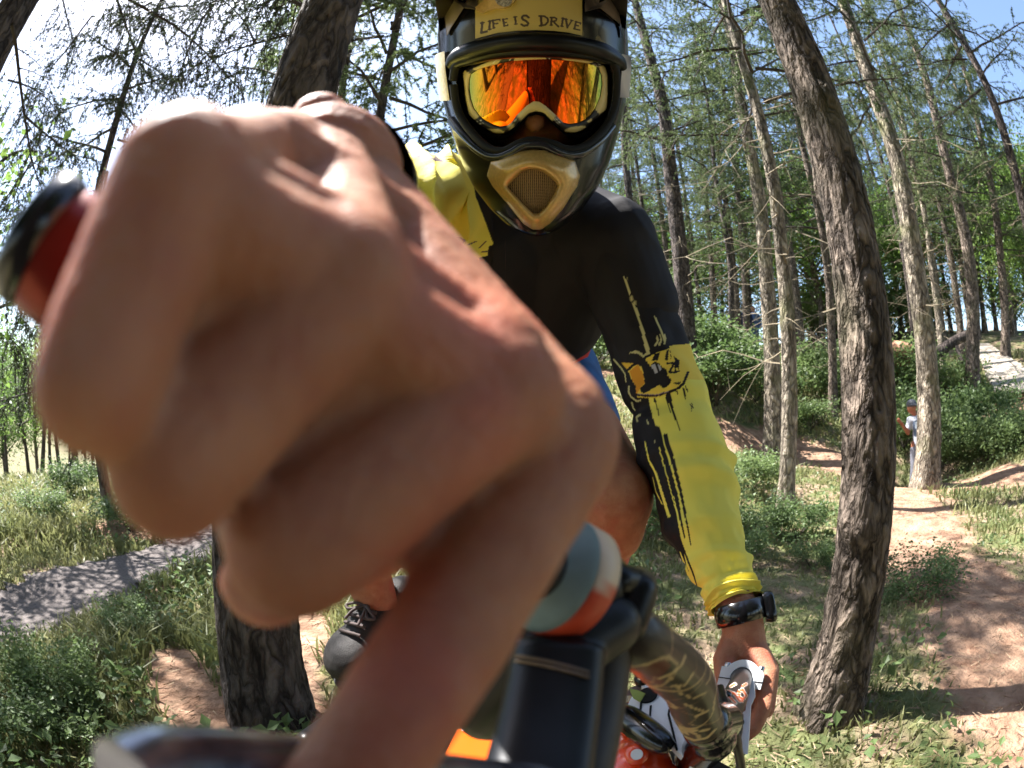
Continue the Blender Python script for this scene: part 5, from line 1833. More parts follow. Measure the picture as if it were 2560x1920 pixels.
def lens_material():
    m = bpy.data.materials.new('orange_mirror_lens'); m.use_nodes = True
    nt = m.node_tree; b = nt.nodes['Principled BSDF']
    b.inputs['Metallic'].default_value = 1.0; b.inputs['Roughness'].default_value = 0.03
    at = nt.nodes.new('ShaderNodeAttribute'); at.attribute_name = 'print'
    nt.links.new(at.outputs['Color'], b.inputs['Base Color'])
    return m


la = np.abs((LVv - HO) @ hR)          # mirror's angle-dependent reflection tint painted in: flame orange middle, green sides
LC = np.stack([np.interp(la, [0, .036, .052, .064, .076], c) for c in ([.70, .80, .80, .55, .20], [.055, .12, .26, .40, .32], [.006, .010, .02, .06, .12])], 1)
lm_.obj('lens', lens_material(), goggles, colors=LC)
frm = MB(); FVv = []
prof = [(0.0, -.004), (0.0, .0012), (.12, .005), (.5, .0055), (.88, .0045), (1.0, .000), (1.0, -.012), (1.06, -.035)]
prof = prof[:2] + [(f, .0012 + .0022 * math.sin(math.pi * f)) for f in np.linspace(.06, .94, 14)] + prof[5:]
for f, off in prof:
    for t, a_, b_ in zip(tt, RL, RF):
        r_ = a_ + (b_ - a_) * f if f <= 1 else b_ * f
        FVv.append(on_goggle(GC[0] + math.cos(t) * r_, GC[1] + math.sin(t) * r_, off))
FVv = np.array(FVv)
i = np.arange(len(prof) - 1)[:, None] * nT
frm.add(FVv, np.stack([i + j, i + j2, i + nT + j2, i + nT + j], -1).reshape(-1, 4))
Q = proj(FVv)
FC = np.tile(BLK, (len(FVv), 1))
GLD = np.array([.56, .45, .20])
for p_ in ([(330, 770), (345, 745), (415, 790), (395, 850), (390, 960), (405, 1050), (440, 1150), (500, 1235), (450, 1275), (390, 1215), (360, 1060)],
           [(430, 730), (700, 610), (760, 600), (700, 680), (560, 716), (470, 752)], [(885, 590), (1195, 570), (1215, 632), (870, 650)], [(1320, 570), (1430, 562), (1450, 600), (1600, 640), (1720, 660), (1650, 676), (1400, 640)],
           [(1770, 700), (1830, 690), (1870, 780), (1868, 1150), (1780, 1215), (1735, 1160), (1790, 1030), (1812, 900), (1805, 800)],
           [(895, 1228), (1010, 1110), (1090, 1066), (1150, 1080), (1325, 1228), (1275, 1290), (1190, 1200), (1110, 1180), (1040, 1200), (948, 1284)],
           [(785, 1326), (840, 1306), (884, 1348), (830, 1374)], [(1640, 1290), (1690, 1262), (1710, 1285), (1660, 1305)],
           [(595, 1372), (700, 1370), (775, 1398), (740, 1425), (640, 1410)], [(1405, 1390), (1480, 1350), (1600, 1336), (1640, 1345), (1580, 1390), (1480, 1412)]):
    FC[inside(Q, zh(p_))] = GLD
for l in ([(825, 640), (865, 590)], [(1230, 580), (1250, 625)], [(870, 1262), (915, 1305)], [(1300, 1280), (1350, 1258)], [(1330, 1310), (1390, 1278)], [(480, 1295), (520, 1278)], [(510, 1318), (540, 1305)], [(1710, 690), (1760, 668)], [(1735, 710), (1785, 685)], [(650, 670), (720, 608)]):
    FC[near(Q, zh(l), 1.8)] = np.array([.7, .68, .62])
frm.obj('frame', mat('goggle_frame_paint', (1, 1, 1), 0.4, attr='print'), goggles, colors=FC)
fo = MB()
fpr = [(1.04, -.010), (1.10, -.014), (1.12, -.05)]
FVo = np.array([on_goggle(GC[0] + math.cos(t) * b_ * f, GC[1] + math.sin(t) * b_ * f, off) for f, off in fpr for t, b_ in zip(tt, RF)])
i = np.arange(2)[:, None] * nT
fo.add(FVo, np.stack([i + j, i + j2, i + nT + j2, i + nT + j], -1).reshape(-1, 4))
fo.obj('face_foam', M_BLACKCLOTH, goggles)
# strap round the sides of the helmet
for sgn in (-1, 1):
    st_ = MB(); V = []
    rows_ = np.linspace(.058, -.006, 12) if sgn < 0 else np.linspace(.052, -.004, 12)
    for b in rows_:
        w, c0, f, n_, bk = hrow(b)
        for t in np.radians(np.linspace(38, -75, 50)):
            ct, st = math.cos(t), math.sin(t)
            dep = (f - c0) if st >= 0 else (c0 + bk)
            e = n_ if st >= 0 else 2.2
            V.append(H3(sgn * (w + .0035) * abs(ct) ** (2 / e), b, c0 + (dep + .0035) * math.copysign(abs(st) ** (2 / e), st)))
    V = np.array(V)
    i = np.arange(11)[:, None] * 50; j_ = np.arange(49)[None, :]
    F_ = np.stack([i + j_, i + j_ + 1, i + 50 + j_ + 1, i + 50 + j_], -1).reshape(-1, 4)
    st_.add(V, F_)
    st_.obj('strap', mat('goggle_strap', (0.55, 0.47, 0.33), 0.7, color2=(0.66, 0.60, 0.50), scale=180, bump=0.3, bscale=500) if sgn < 0 else mat('goggle_strap_dark', (0.03, 0.02, 0.03), 0.6, color2=(0.5, 0.44, 0.38), scale=18, detail=0), goggles)
# ------------------------------------------------------------------ the bicycle
bike = empty('mountain_bike', (0.1, 0.75, ground(0.1, 0.75)), 'orange red downhill bike with gold patterned handlebar and white fork crown', 'bicycle')
M_GRIP = mat('grip_rubber', (0.005, 0.005, 0.006), 0.5, var=0.3, scale=90, bump=0.4, bscale=350)
M_TEAL = mat('grey_green_rubber', (0.16, 0.22, 0.215), 0.65, var=0.12, scale=90)
M_CREAM = mat('cream_anodised', (0.62, 0.48, 0.33), 0.45, var=0.15, scale=60)
M_REDAL = mat('red_anodised', (0.20, 0.016, 0.008), 0.25, metal=0.4)
M_WHITE = mat('white_paint', (0.74, 0.75, 0.78), 0.4, var=0.05, scale=30)
M_FRAME = mat('orange_red_frame', (0.75, 0.06, 0.008), 0.25, coat=0.7)
M_ORANGE = mat('sunlit_frame_orange', (0.85, 0.13, 0.002), 0.35, coat=0.3)  # frame red shifted to orange, full sun put into the colour
M_STEEL = mat('steel_bolt', (0.55, 0.55, 0.55), 0.25, metal=1.0)
M_HOSE = mat('brake_hose', (0.004, 0.004, 0.005), 0.35)
M_OLIVE = mat('olive_hose', (0.028, 0.02, 0.014), 0.55, var=0.3, scale=60)

# right grip with its bar end
g = MB()
add_tube(g, smooth_path([CAP + GAX * .016, FLG - GAX * .004], 24), np.concatenate([[.0120], np.linspace(.0120, .0122, 22), [.0122]]), 28)
grip = g.obj('grip', M_GRIP, bike)
ec = MB()
add_tube(ec, [CAP - GAX * .005, CAP - GAX * .004, CAP - GAX * .001, CAP + GAX * .001, CAP + GAX * .002], [.0090, .0116, .0126, .0126, .0122], 32)
ec.obj('end_cap', M_GLOSSBLACK, grip)
ec = MB()
add_tube(ec, [CAP + GAX * .0020, CAP + GAX * .003, CAP + GAX * .017, CAP + GAX * .019], [.0116, .0121, .0121, .0116], 40)
ec.obj('lock_ring', M_REDAL, grip)
ec = MB()
_rf = ray(1385, 1437); _pp = unit(GAX - _rf * (GAX @ _rf)); FAXS = unit(.60 * _rf + .80 * _pp)
add_tube(ec, [FLG - FAXS * .022, FLG - FAXS * .012, FLG - FAXS * .007, FLG - FAXS * .0035, FLG - FAXS * .002, FLG - FAXS * .0004], [.0118, .0135, .0170, .0205, .0214, .0217], 44)
ec.obj('flange', M_TEAL, grip)
ec = MB()
add_tube(ec, [FLG, FLG + FAXS * .0012, FLG + FAXS * .0100, FLG + FAXS * .0115], [.0205, .0218, .0218, .0200], 44)
r2 = MB()
_rv = np.concatenate(ec.v); _q = proj(_rv)
_rc = np.where((_q[:, 1] - 1437 < 0.3 * (_q[:, 0] - 1385) - 8)[:, None], np.array([.66, .52, .37]), np.array([.55, .06, .02]))
ro = ec.obj('lock_ring', mat('cream_red_ring', (1, 1, 1), 0.45, attr='print'), grip, colors=_rc)

# handlebar
BARP = [(FLG + GAX * .002, .0111), (FLG + GAX * .03, .0112), (P(1598, 1598, .222), .0122), (P(1672, 1662, .272), .0148), (P(1722, 1715, .322), .0160), (P(1740, 1775, .370), .0160), (P(1762, 1812, .41), .0158), (P(1797, 1805, .46), .0154), (P(1830, 1757, .525), .0140), (P(1851, 1706, .59), .0122), (LCL, .0115), (LCL + LAX * .05, .0112), (LCL + LAX * .15, .0111)]
bp_ = smooth_path([[*p, r] for p, r in BARP], 900)
bt, bf = tube(bp_[:, :3], bp_[:, 3], 64, cap=False)[0]
Q = proj(bt)
BC = np.tile(np.array([.022, .012, .007]), (len(bt), 1))
for i_, v in enumerate(bt):
    n1_ = noise.noise(Vector(v) * 38); n2_ = noise.noise(Vector(v) * 26 + Vector((5, 1, 2)))
    if abs(n1_) < .02: BC[i_] = (.30, .20, .09)
    if abs(n2_) < .035: BC[i_] = (.42, .29, .13)
GLD2 = np.array([.50, .36, .17])


def zb(l):    # enlargement of the bar centre
    return [(1540 + x * .1929, 1600 + y * .1929) for x, y in l]


BC[inside(Q, zb([(180, 370), (420, 320), (640, 250), (720, 330), (560, 500), (640, 520), (560, 600)]))] = (.12, .02, .008)  # frame's red reflection painted onto the bar's lower side
for l, w in (([(560, 500), (720, 440), (850, 330), (905, 200)], 6), ([(210, 350), (400, 330), (570, 250), (740, 240)], 3), ([(720, 600), (900, 590), (1000, 430)], 4), ([(830, 690), (1000, 760), (1150, 690)], 4), ([(900, 830), (1020, 890), (1130, 920)], 5), ([(1040, 990), (1190, 920)], 5), ([(880, 1250), (1020, 1300), (1180, 1270), (1290, 1160)], 5),
             ([(1000, 1180), (1060, 1170)], 5), ([(1100, 1180), (1200, 1160)], 6), ([(760, 1150), (840, 1150), (840, 1240), (880, 1180), (930, 1220)], 6), ([(1180, 560), (1220, 500), (1230, 400)], 3), ([(500, 480), (470, 560)], 3), ([(640, 560), (700, 480), (820, 640)], 4)):
    BC[near(Q, zb(l), w)] = GLD2
far_part = np.linalg.norm(bt - EYE, axis=1) > .47
BC[far_part] = (.02, .014, .012)
LETO = np.array([.85, .12, .02]); LETW = np.array([.8, .75, .65])
for w, colr in ((8.0, LETW), (5.2, LETO)):
    for l in ([(1405, 690), (1450, 660), (1520, 690), (1460, 730), (1405, 690)], [(1470, 735), (1550, 815)], [(1530, 690), (1600, 790), (1640, 790)],
              [(1590, 670), (1640, 640), (1690, 720), (1650, 770), (1600, 740), (1590, 670)], [(1490, 600), (1540, 570)], [(1640, 600), (1690, 570)]):
        BC[far_part & near(Q, zb(l), w)] = colr
hbm = MB(); hbm.add(bt, bf)
bar = hbm.obj('handlebar', mat('bar_print_and_reflection', (1, 1, 1), 0.45, attr='print', coat=0.12), bike, colors=BC)

# right brake: clamp, body, reservoir lid, lever, hose
BCL = FLG + GAX * .022
bx_ = unit(np.cross(GAX, [0, 0, 1])); by_ = np.cross(bx_, GAX)
if by_[2] < 0: by_ = -by_
cl_ = MB()
add_tube(cl_, [BCL - GAX * .0085, BCL - GAX * .0075, BCL + GAX * .0075, BCL + GAX * .0085], [.0165, .0182, .0182, .0165], 36)
for s_ in (-1, 1):
    c_ = P(1585 if s_ > 0 else 1600, 1448 if s_ > 0 else 1475, .203)
clamp = cl_.obj('brake_clamp', M_BLACKPLASTIC, bike)
lug = MB()
capsule(lug, P(1545, 1452, .199), P(1600, 1462, .212), .0068, .0068, 16)
capsule(lug, P(1590, 1480, .206), P(1572, 1560, .204), .0085, .0075, 16)
lug.obj('clamp_lug', M_BLACKPLASTIC, clamp)
bb = MB()
axp = smooth_path([P(1402, 1590, .189), P(1388, 1700, .185), P(1366, 1830, .179), P(1332, 2000, .170)], 26)
_T, _, _ = frames(axp)
SQV = []
for i_, (c_, t_) in enumerate(zip(axp, _T)):
    e_ = unit(EYE - c_); wd_ = unit(np.cross(t_, e_)); e_ = np.cross(wd_, t_)
    if e_ @ (EYE - c_) < 0: e_ = -e_
    f_ = min(1.0, (0.30 + i_ * 0.28) if i_ < 3 else 1.0)
    hw_ = .0158 + .0008 * i_ / 25
    for a_ in np.linspace(0, 2 * math.pi, 40, endpoint=False):
        x_, y_ = math.cos(a_), math.sin(a_)
        x_, y_ = math.copysign(abs(x_) ** .6, x_), math.copysign(abs(y_) ** .6, y_)
        SQV.append(c_ + f_ * (wd_ * hw_ * x_ + e_ * .0135 * y_))
i = np.arange(25)[:, None] * 40; j = np.arange(40)[None, :]; j2 = (j + 1) % 40
nb0 = bb.n
bb.add(np.array(SQV), np.stack([i + j, i + j2, i + 40 + j2, i + 40 + j], -1).reshape(-1, 4))
bb.add(np.array(SQV[:40])[::-1], np.arange(40)[None, :]); bb.add(np.array(SQV[-40:]), np.arange(40)[None, :])
capsule(bb, P(1440, 1605, .192), P(1520, 1562, .198), .0135, .0125, 24)
BVv, BFf = fuse(bb, .0012, 3)
b2 = MB(); b2.add(BVv, BFf)
body_o = b2.obj('brake_body', mat('brake_body_black', (0.005, 0.005, 0.007), 0.42, var=0.3, scale=80, spec=0.4), bike)
for y0, y1, dd_ in ((1640, 1682, .0), (1652, 1694, .0)):
    sb = MB()
    L_ = []
    for u in np.linspace(0, 1, 14):
        x_ = 1288 + u * 185; y_ = y0 + (y1 - y0) * u ** 1.4
        r_ = ray(x_, y_)
        # meet the body's surface
        D_ = BVv - EYE; tpar = D_ @ r_; perp = np.linalg.norm(D_ - tpar[:, None] * r_, axis=1)
        c = np.where(perp < .0016)[0]
        if len(c): L_.append(EYE + r_ * (tpar[c].min() - .0002))
    if len(L_) > 3:
        add_tube(sb, smooth_path(L_, 30), .0007, 8)
        sb.obj('piping', mat('bronze_line', (0.22, 0.16, 0.11), 0.3, metal=0.6), body_o)
lv = MB()
lp = smooth_path([[*P(1330, 1990, .150), .010], [*P(1000, 1960, .112), .0085], [*P(700, 1942, .094), .0082], [*P(450, 1945, .0835), .0085], [*P(330, 1990, .078), .0085]], 60)
add_tube(lv, lp[:, :3], lp[:, 3], 24)
lv.obj('brake_lever', mat('anodised_lever', (0.55, 0.57, 0.64), 0.25, metal=0.85, color2=(0.06, 0.055, 0.07), scale=10, stretch=(1, 5, 14)), bike)
hs = MB()
add_tube(hs, smooth_path([P(1512, 1590, .215), P(1500, 1680, .215), P(1482, 1790, .210), P(1450, 1930, .20), P(1425, 2060, .2)], 40), .0120, 18)
hs.obj('hose', M_OLIVE, bike)
hs = MB()
add_tube(hs, smooth_path([P(1440, 1590, .206), P(1430, 1720, .21), P(1400, 1900, .20), P(1380, 2060, .2)], 40), .0060, 16)
hs.obj('hose', M_HOSE, bike)
dk = MB()
capsule(dk, P(1330, 1640, .23), P(1215, 1780, .26), .017, .015, 20)
dk.obj('shift_lever', M_BLACKPLASTIC, bike)

# stem: dark block that holds the bar, from the steerer
st = MB()
capsule(st, P(1768, 1815, .415), P(1800, 1808, .455), .0195, .0195, 24)
capsule(st, P(1785, 1850, .44), P(1740, 1890, .53), .0190, .021, 24)
capsule(st, P(1812, 1745, .50), P(1838, 1860, .54), .0080, .0070, 20)
V_, F_ = fuse(st, .0018, 4)
s_ = MB(); s_.add(V_, F_)
s_.obj('stem', M_GLOSSBLACK, bike)

# white fork crown: a flat plate with grooves and bolts
pl0 = P(1600, 1700, .545); pl1 = P(1568, 1785, .52); pl2 = P(1745, 1895, .475)
pn = unit(np.cross(pl1 - pl0, pl2 - pl0))
if pn @ (EYE - pl0) < 0: pn = -pn


def on_plate(px, py, off=0.0):
    r_ = ray(px, py)
    t = ((pl0 + pn * off - EYE) @ pn) / (r_ @ pn)
    return EYE + r_ * t


cr = MB()
out = zb([(320, 590), (350, 540), (420, 490), (560, 430), (760, 560), (980, 700), (1120, 900), (1330, 950), (1350, 1300), (1160, 1580), (960, 1590), (790, 1440), (640, 1280), (430, 1120), (135, 885), (190, 760), (240, 690), (300, 770), (380, 790), (450, 740), (450, 660)])
extrude_poly(cr, [on_plate(*q) for q in out], -pn * .014)
crown = cr.obj('fork_crown', M_WHITE, bike, smooth=False)
gr = MB()
for l in ([(325, 770), (310, 1030)], [(450, 850), (430, 1115)], [(420, 650), (560, 580)], [(690, 900), (680, 960), (740, 1200), (790, 1430)]):
    q = [on_plate(x, y, .0006) for x, y in zb(l)]
    add_tube(gr, q, .0011, 6)
gr.obj('groove', M_RUBBER, crown)
for (x, y), rr_ in (((345, 505), .0085), ((1430, 1180), .006)):
    x, y = zb([(x, y)])[0]
    c = on_plate(x, y, .001)
    b_ = MB(); add_tube(b_, [c - pn * .004, c + pn * .003, c + pn * .0045], [rr_, rr_, rr_ * .7], 20)
    bo = b_.obj('bolt', M_BLACKPLASTIC, crown)
    b_ = MB(); add_tube(b_, [c + pn * .0044, c + pn * .006], [rr_ * .62, rr_ * .5], 16)
    b_.obj('bolt_head', M_STEEL, bo)
cap_ = MB(); c = on_plate(*zb([(410, 720)])[0], .001)
add_tube(cap_, [c - pn * .01, c + pn * .002], [.0095, .0095], 24)
cap_.obj('steerer_hole', M_RUBBER, crown)
br_ = MB(); extrude_poly(br_, [on_plate(x, y, -.010) for x, y in zb([(55, 800), (180, 620), (330, 560), (300, 700), (130, 890)])], -pn * .004)
bk_ = br_.obj('cable_bracket', mat('brown_bracket', (0.12, 0.075, 0.07), 0.4), crown, smooth=False)
c = on_plate(*zb([(160, 775)])[0], -.008)
b_ = MB(); add_tube(b_, [c - pn * .003, c + pn * .0015], [.005, .0045], 16); b_.obj('bolt', M_STEEL, bk_)
tie = MB()
q0, q1 = on_plate(*zb([(175, 640)])[0], .016), on_plate(*zb([(345, 760)])[0], .004)
sdv = unit(np.cross(q1 - q0, pn))
extrude_poly(tie, [q0, q0 * .5 + q1 * .5 + sdv * .006, q1 + sdv * .005, q1 - sdv * .006, q0 * .5 + q1 * .5 - sdv * .004], pn * .0015)
tie.obj('cable_tie', mat('yellow_green_tie', (0.42, 0.45, 0.08), 0.5), bike, smooth=False)

# black bumper and the red head of the frame
bu = MB()
bpth = smooth_path([[*on_plate(*zb([(45, 960)])[0], .006), .0105], [*on_plate(*zb([(150, 1020)])[0], .008), .0135], [*on_plate(*zb([(380, 1190)])[0], .010), .0140], [*on_plate(*zb([(600, 1340)])[0], .008), .0115], [*on_plate(*zb([(720, 1405)])[0], .004), .0065]], 40)
add_tube(bu, bpth[:, :3], bpth[:, 3], 24)
capsule(bu, bpth[0, :3], bpth[2, :3], .0100, .0105)
bu.obj('fork_bumper', M_GLOSSBLACK, bike)
hd = MB()
capsule(hd, P(1590, 1930, .53), P(1600, 2020, .53), .036, .040, 32)
capsule(hd, P(1566, 1858, .545), P(1600, 2020, .53), .016, .034, 28)
capsule(hd, P(1660, 1950, .52), P(1600, 2030, .53), .018, .030, 24)
V_, F_ = fuse(hd, .0022, 5)
h_ = MB(); h_.add(V_, F_)
ho = h_.obj('head_tube', M_FRAME, bike)
c = P(1592, 1886, .488); cn = unit(EYE - c)
b_ = MB(); add_tube(b_, [c - cn * .012, c + cn * .003, c + cn * .004], [.0105, .0105, .006], 24)
wbo = b_.obj('bolt_boss', M_FRAME, ho)
b_ = MB(); add_tube(b_, [c + cn * .002, c + cn * .0055], [.0058, .0052], 18); b_.obj('bolt_head', M_WHITE, wbo)
HTP = P(1600, 2010, .54)
BB = np.array([0.06, 0.98, 0.40]); RAX = np.array([0.05, 1.42, 0.36]); FAX = np.array([0.19, 0.43, 0.325])
tt_ = MB(); add_tube(tt_, smooth_path([HTP, 0.55 * HTP + 0.45 * BB + [0, .02, .03], BB + [0, .03, .12]], 30), np.linspace(.030, .024, 30), 20); tt_.obj('top_tube', M_FRAME, bike)
tt_ = MB(); add_tube(tt_, smooth_path([HTP - [0, 0, .06], 0.5 * (HTP + BB) - [0, 0, .08], BB], 30), np.linspace(.034, .030, 30), 20); tt_.obj('down_tube', M_FRAME, bike)
tt_ = MB(); add_tube(tt_, [BB, BB + [0, .16, .42]], .017, 16); tt_.obj('seat_tube', M_BLACKPLASTIC, bike)
tt_ = MB(); chain(tt_, [(BB + [0, .05, .45], .022), (BB + [0, .16, .46], .034), (BB + [0, .27, .48], .055)], 18); tt_.obj('saddle', M_BLACKPLASTIC, bike)
for s_ in (-1, 1):
    tt_ = MB(); add_tube(tt_, [BB + [s_ * .035, 0, 0], RAX + [s_ * .06, 0, 0]], .012, 12); tt_.obj('chainstay', M_FRAME, bike)


def wheel(c, ax, r=.335):
    ax = unit(ax); u = unit(np.cross(ax, [0, 0, 1])); v = np.cross(u, ax)
    t = np.linspace(0, 2 * math.pi, 73)[:-1]
    circ = lambda rr, off=0.0: np.array([c + ax * off + rr * (u * math.cos(q) + v * math.sin(q)) for q in t])
    n_ = 14; k = np.linspace(0, 2 * math.pi, n_, endpoint=False)

    def torus(rr, a, b, kn=0.0):
        V = np.array([c + (rr + (a + kn * ((iq + jq) % 2)) * math.cos(kk)) * (u * math.cos(q) + v * math.sin(q)) + ax * b * math.sin(kk) for iq, q in enumerate(t) for jq, kk in enumerate(k)])
        i = np.arange(72)[:, None] * n_; i2 = (np.arange(72)[:, None] + 1) % 72 * n_; j = np.arange(n_)[None, :]; j2 = (j + 1) % n_
        m = MB(); m.add(V, np.stack([i + j, i2 + j, i2 + j2, i + j2], -1).reshape(-1, 4)); return m
    ty = torus(r - .028, .028, .030, .004).obj('wheel', M_RUBBER, bike)
    torus(r - .062, .010, .015).obj('rim', M_BLACKPLASTIC, ty)
    h = MB(); add_tube(h, [c - ax * .05, c + ax * .05], .022, 16); h.obj('hub', M_BLACKPLASTIC, ty)
    sp = MB()
    for q in np.linspace(0, 2 * math.pi, 32, endpoint=False):
        add_tube(sp, [c + ax * .03 * (1 if int(q * 5.1) % 2 else -1), c + (r - .066) * (u * math.cos(q) + v * math.sin(q))], .0011, 4)
    sp.obj('spokes', M_STEEL, ty)


wheel(FAX, [.75, .62, -.18]); wheel(RAX, [1, .02, -.05])

# frame link in painted sunlit orange that shows between the fingers and the brake body
og = MB()
o4 = [P(1143, 1824, .66), P(1248, 1850, .66), P(1236, 1930, .64), P(1100, 1910, .64)]
extrude_poly(og, o4, np.array([.006, .022, -.012]))
oo = og.obj('rocker_link', M_ORANGE, bike, smooth=False)
for x, y in ((1163, 1827), (1199, 1832), (1226, 1843)):
    b_ = MB(); c = P(x, y, .668); add_tube(b_, [c - np.array([0, .004, 0]), c + np.array([0, .012, .006])], [.0045, .004], 14); b_.obj('bolt', M_WHITE, oo)
sh_ = MB()
capsule(sh_, P(1215, 1760, .74), P(1190, 1850, .72), .012, .012, 18)
capsule(sh_, P(1165, 1800, .75), P(1190, 1870, .72), .014, .013, 18)
sh_.obj('rear_shock', mat('bronze_shock', (0.28, 0.16, 0.08), 0.35, metal=0.6, color2=(0.04, 0.03, 0.03), scale=30), bike)

# pedal and crank under the right shoe
pd = MB()
pc = toe_c - upv * .066
for s_ in (-1, 1):
    capsule(pd, pc + ax_ * .045 * s_ - sd_ * .05, pc + ax_ * .045 * s_ + sd_ * .05, .009, .009, 12)
    capsule(pd, pc - ax_ * .045 + sd_ * .05 * s_, pc + ax_ * .045 + sd_ * .05 * s_, .009, .009, 12)
capsule(pd, pc - sd_ * .05, pc + sd_ * .06, .008, .008, 12)
pd.obj('pedal', M_BLACKPLASTIC, bike)
ck = MB()
capsule(ck, P(855, 1800, .93), P(770, 1860, .84), .024, .022, 18)
capsule(ck, P(770, 1860, .84), P(690, 1960, .80), .020, .022, 18)
ck.obj('crank', M_BLACKPLASTIC, bike)

# left brake: white clamp ring, bolts, lever, hoses
lx = unit(np.cross(LAX, [0, 0, 1])); ly = np.cross(lx, LAX)
if ly[2] < 0: ly = -ly
if lx[0] < 0: lx = -lx
lc = MB()
na_ = 40
c0 = LCL + LAX * .004
for (ra, rb) in (((.0128, .0215)),):
    ringp = []
    for h in (-.007, .007):
        for r_ in (ra, rb):
            ringp.append(np.array([c0 + LAX * h + r_ * (lx * math.cos(t) + ly * math.sin(t)) for t in np.linspace(0, 2 * math.pi, na_, endpoint=False)]))
V_ = np.concatenate([ringp[0], ringp[1], ringp[3], ringp[2]])
i = np.arange(4)[:, None] * na_; j = np.arange(na_)[None, :]; j2 = (j + 1) % na_
i2 = (np.arange(4)[:, None] + 1) % 4 * na_
lc.add(V_, np.stack([i + j, i + j2, i2 + j2, i2 + j], -1).reshape(-1, 4))
for s_ in (-1, 1):
    e = c0 + lx * s_ * .019
    extrude_poly(lc, [e + LAX * -.0068 + lx * .0065 * a + ly * .011 * b for a, b in ((-1, -1), (1, -1), (1, .55), (.6, 1), (-1, 1))], LAX * .0132)
lco = lc.obj('brake_clamp', M_WHITE, bike, smooth=False)
for s_ in (-1, 1):
    b_ = MB(); e = c0 + lx * s_ * .020 + ly * .0105
    add_tube(b_, [e - ly * .002, e + ly * .005, e + ly * .006], [.0042, .0042, .003], 14); b_.obj('bolt', M_STEEL, lco)
    b_ = MB(); e = c0 + lx * s_ * .019 - LAX * .0072 - ly * .0025
    add_tube(b_, [e - lx * .007, e + lx * .007], .0007, 6); b_.obj('clamp_gap', M_RUBBER, lco)
ll = MB()
outl = [(1868, 1700), (1884, 1700), (1887, 1742), (1876, 1765), (1868, 1886), (1853, 1884), (1854, 1828), (1842, 1812), (1842, 1803), (1852, 1786), (1864, 1775)]
lp0 = [P(x, y, .598 - (y - 1700) * .00022) for x, y in outl]
extrude_poly(ll, lp0, LAX * .009)
llo = ll.obj('brake_lever', M_WHITE, bike, smooth=False)
b_ = MB(); add_tube(b_, [P(1849, 1806, .572), P(1849, 1806, .58)], [.005, .005], 18); b_.obj('pivot', M_STEEL, llo)
for pts, r_ in (([(1800, 1720, .50), (1815, 1770, .47), (1835, 1830, .47), (1850, 1900, .50), (1860, 1960, .55)], .0042), ([(1810, 1735, .53), (1828, 1790, .50), (1845, 1850, .50), (1848, 1930, .53)], .0034), ([(1720, 1890, .47), (1790, 1880, .46), (1840, 1850, .48), (1850, 1790, .52)], .0036)):
    h_ = MB(); add_tube(h_, smooth_path([P(*q) for q in pts], 30), r_, 12); h_.obj('hose', M_HOSE, bike)
lg = MB()
add_tube(lg, [LCL + LAX * .02, LCL + LAX * .03, LCL + LAX * .14, LCL + LAX * .15], [.014, .0158, .0158, .014], 24)
lg.obj('grip', M_GRIP, bike)
for s_ in (-1, 1):
    o_ = unit([.75, .62, -.18]) * .065 * s_
    fk = MB(); capsule(fk, P(1660, 1960, .52) + o_ * .8, FAX + o_, .019, .022, 20); fk.obj('fork_leg', M_WHITE, bike)
ck_ = MB(); capsule(ck_, BB - [.05, 0, 0], P(690, 1960, .80), .016, .016, 14); ck_.obj('crank_arm', M_BLACKPLASTIC, bike)

# ------------------------------------------------------------------ boy behind the pale larch, people far off, ramp, fallen log
bf_ = at_distance(2276, 1258, 9.2)
d_ = 9.2


def B(px, py, dd=0.0):
    return at_distance(px, py, d_ + dd)


boy = empty('person', tuple(bf_), 'boy in grey cap and white printed shirt half hidden by the pale larch', 'person')
k_ = d_ / 1320 * 1.35
bm2 = MB()
hd_ = B(2279, 1018)
ellipsoid(bm2, hd_, [[.085, 0, 0], [0, .095, 0], [0, 0, .115]])
chain(bm2, [(hd_, .05), (B(2292, 1050), .05)], 12)
shl, shr = B(2275, 1050), B(2322, 1052)
chain(bm2, [(shl, .055), (B(2298, 1050), .09), (shr, .055)], 14)
chain(bm2, [(B(2298, 1058), .12), (B(2300, 1105), .115)], 14)
chain(bm2, [(shl, .05), (B(2270, 1082, -.05), .042), (B(2252, 1056, -.2), .03), (B(2246, 1050, -.22), .035)], 12)
chain(bm2, [(shr, .05), (B(2335, 1085), .042), (B(2335, 1110), .03)], 12)
for x0, x1 in ((2288, 2280), (2312, 2316)):
    chain(bm2, [(B(x0, 1112), .085), (B(x0 - 2, 1170), .065), (B(x1, 1225), .05), (B(x1, 1252), .04)], 12)
V_, F_ = fuse(bm2, .014, 3)
m_ = MB(); m_.add(V_, F_); m_.obj('body', M_SKIN, boy)
tm_ = MB()
chain(tm_, [(shl, .066), (B(2298, 1050), .10), (shr, .066)], 14)
chain(tm_, [(B(2298, 1058), .135), (B(2300, 1108), .13)], 14)
chain(tm_, [(shl, .062), (B(2271, 1070, -.03), .06)], 12)
V_, F_ = fuse(tm_, .014, 3)
Q = proj(V_)
TC = np.tile(np.array([.46, .48, .54]), (len(V_), 1))
TC[inside(Q, [(2281, 1054), (2303, 1046), (2303, 1082), (2284, 1084)])] = (.05, .07, .11)
TC[inside(Q, [(2283, 1084), (2300, 1082), (2296, 1090), (2286, 1092)])] = (.05, .07, .11)
TC[inside(Q, [(2288, 1056), (2294, 1054), (2294, 1070), (2289, 1072)])] = (.4, .45, .5)
m_ = MB(); m_.add(V_, F_); m_.obj('shirt', mat('printed_shirt', (1, 1, 1), .8, attr='print'), boy, colors=TC)
tr_ = MB()
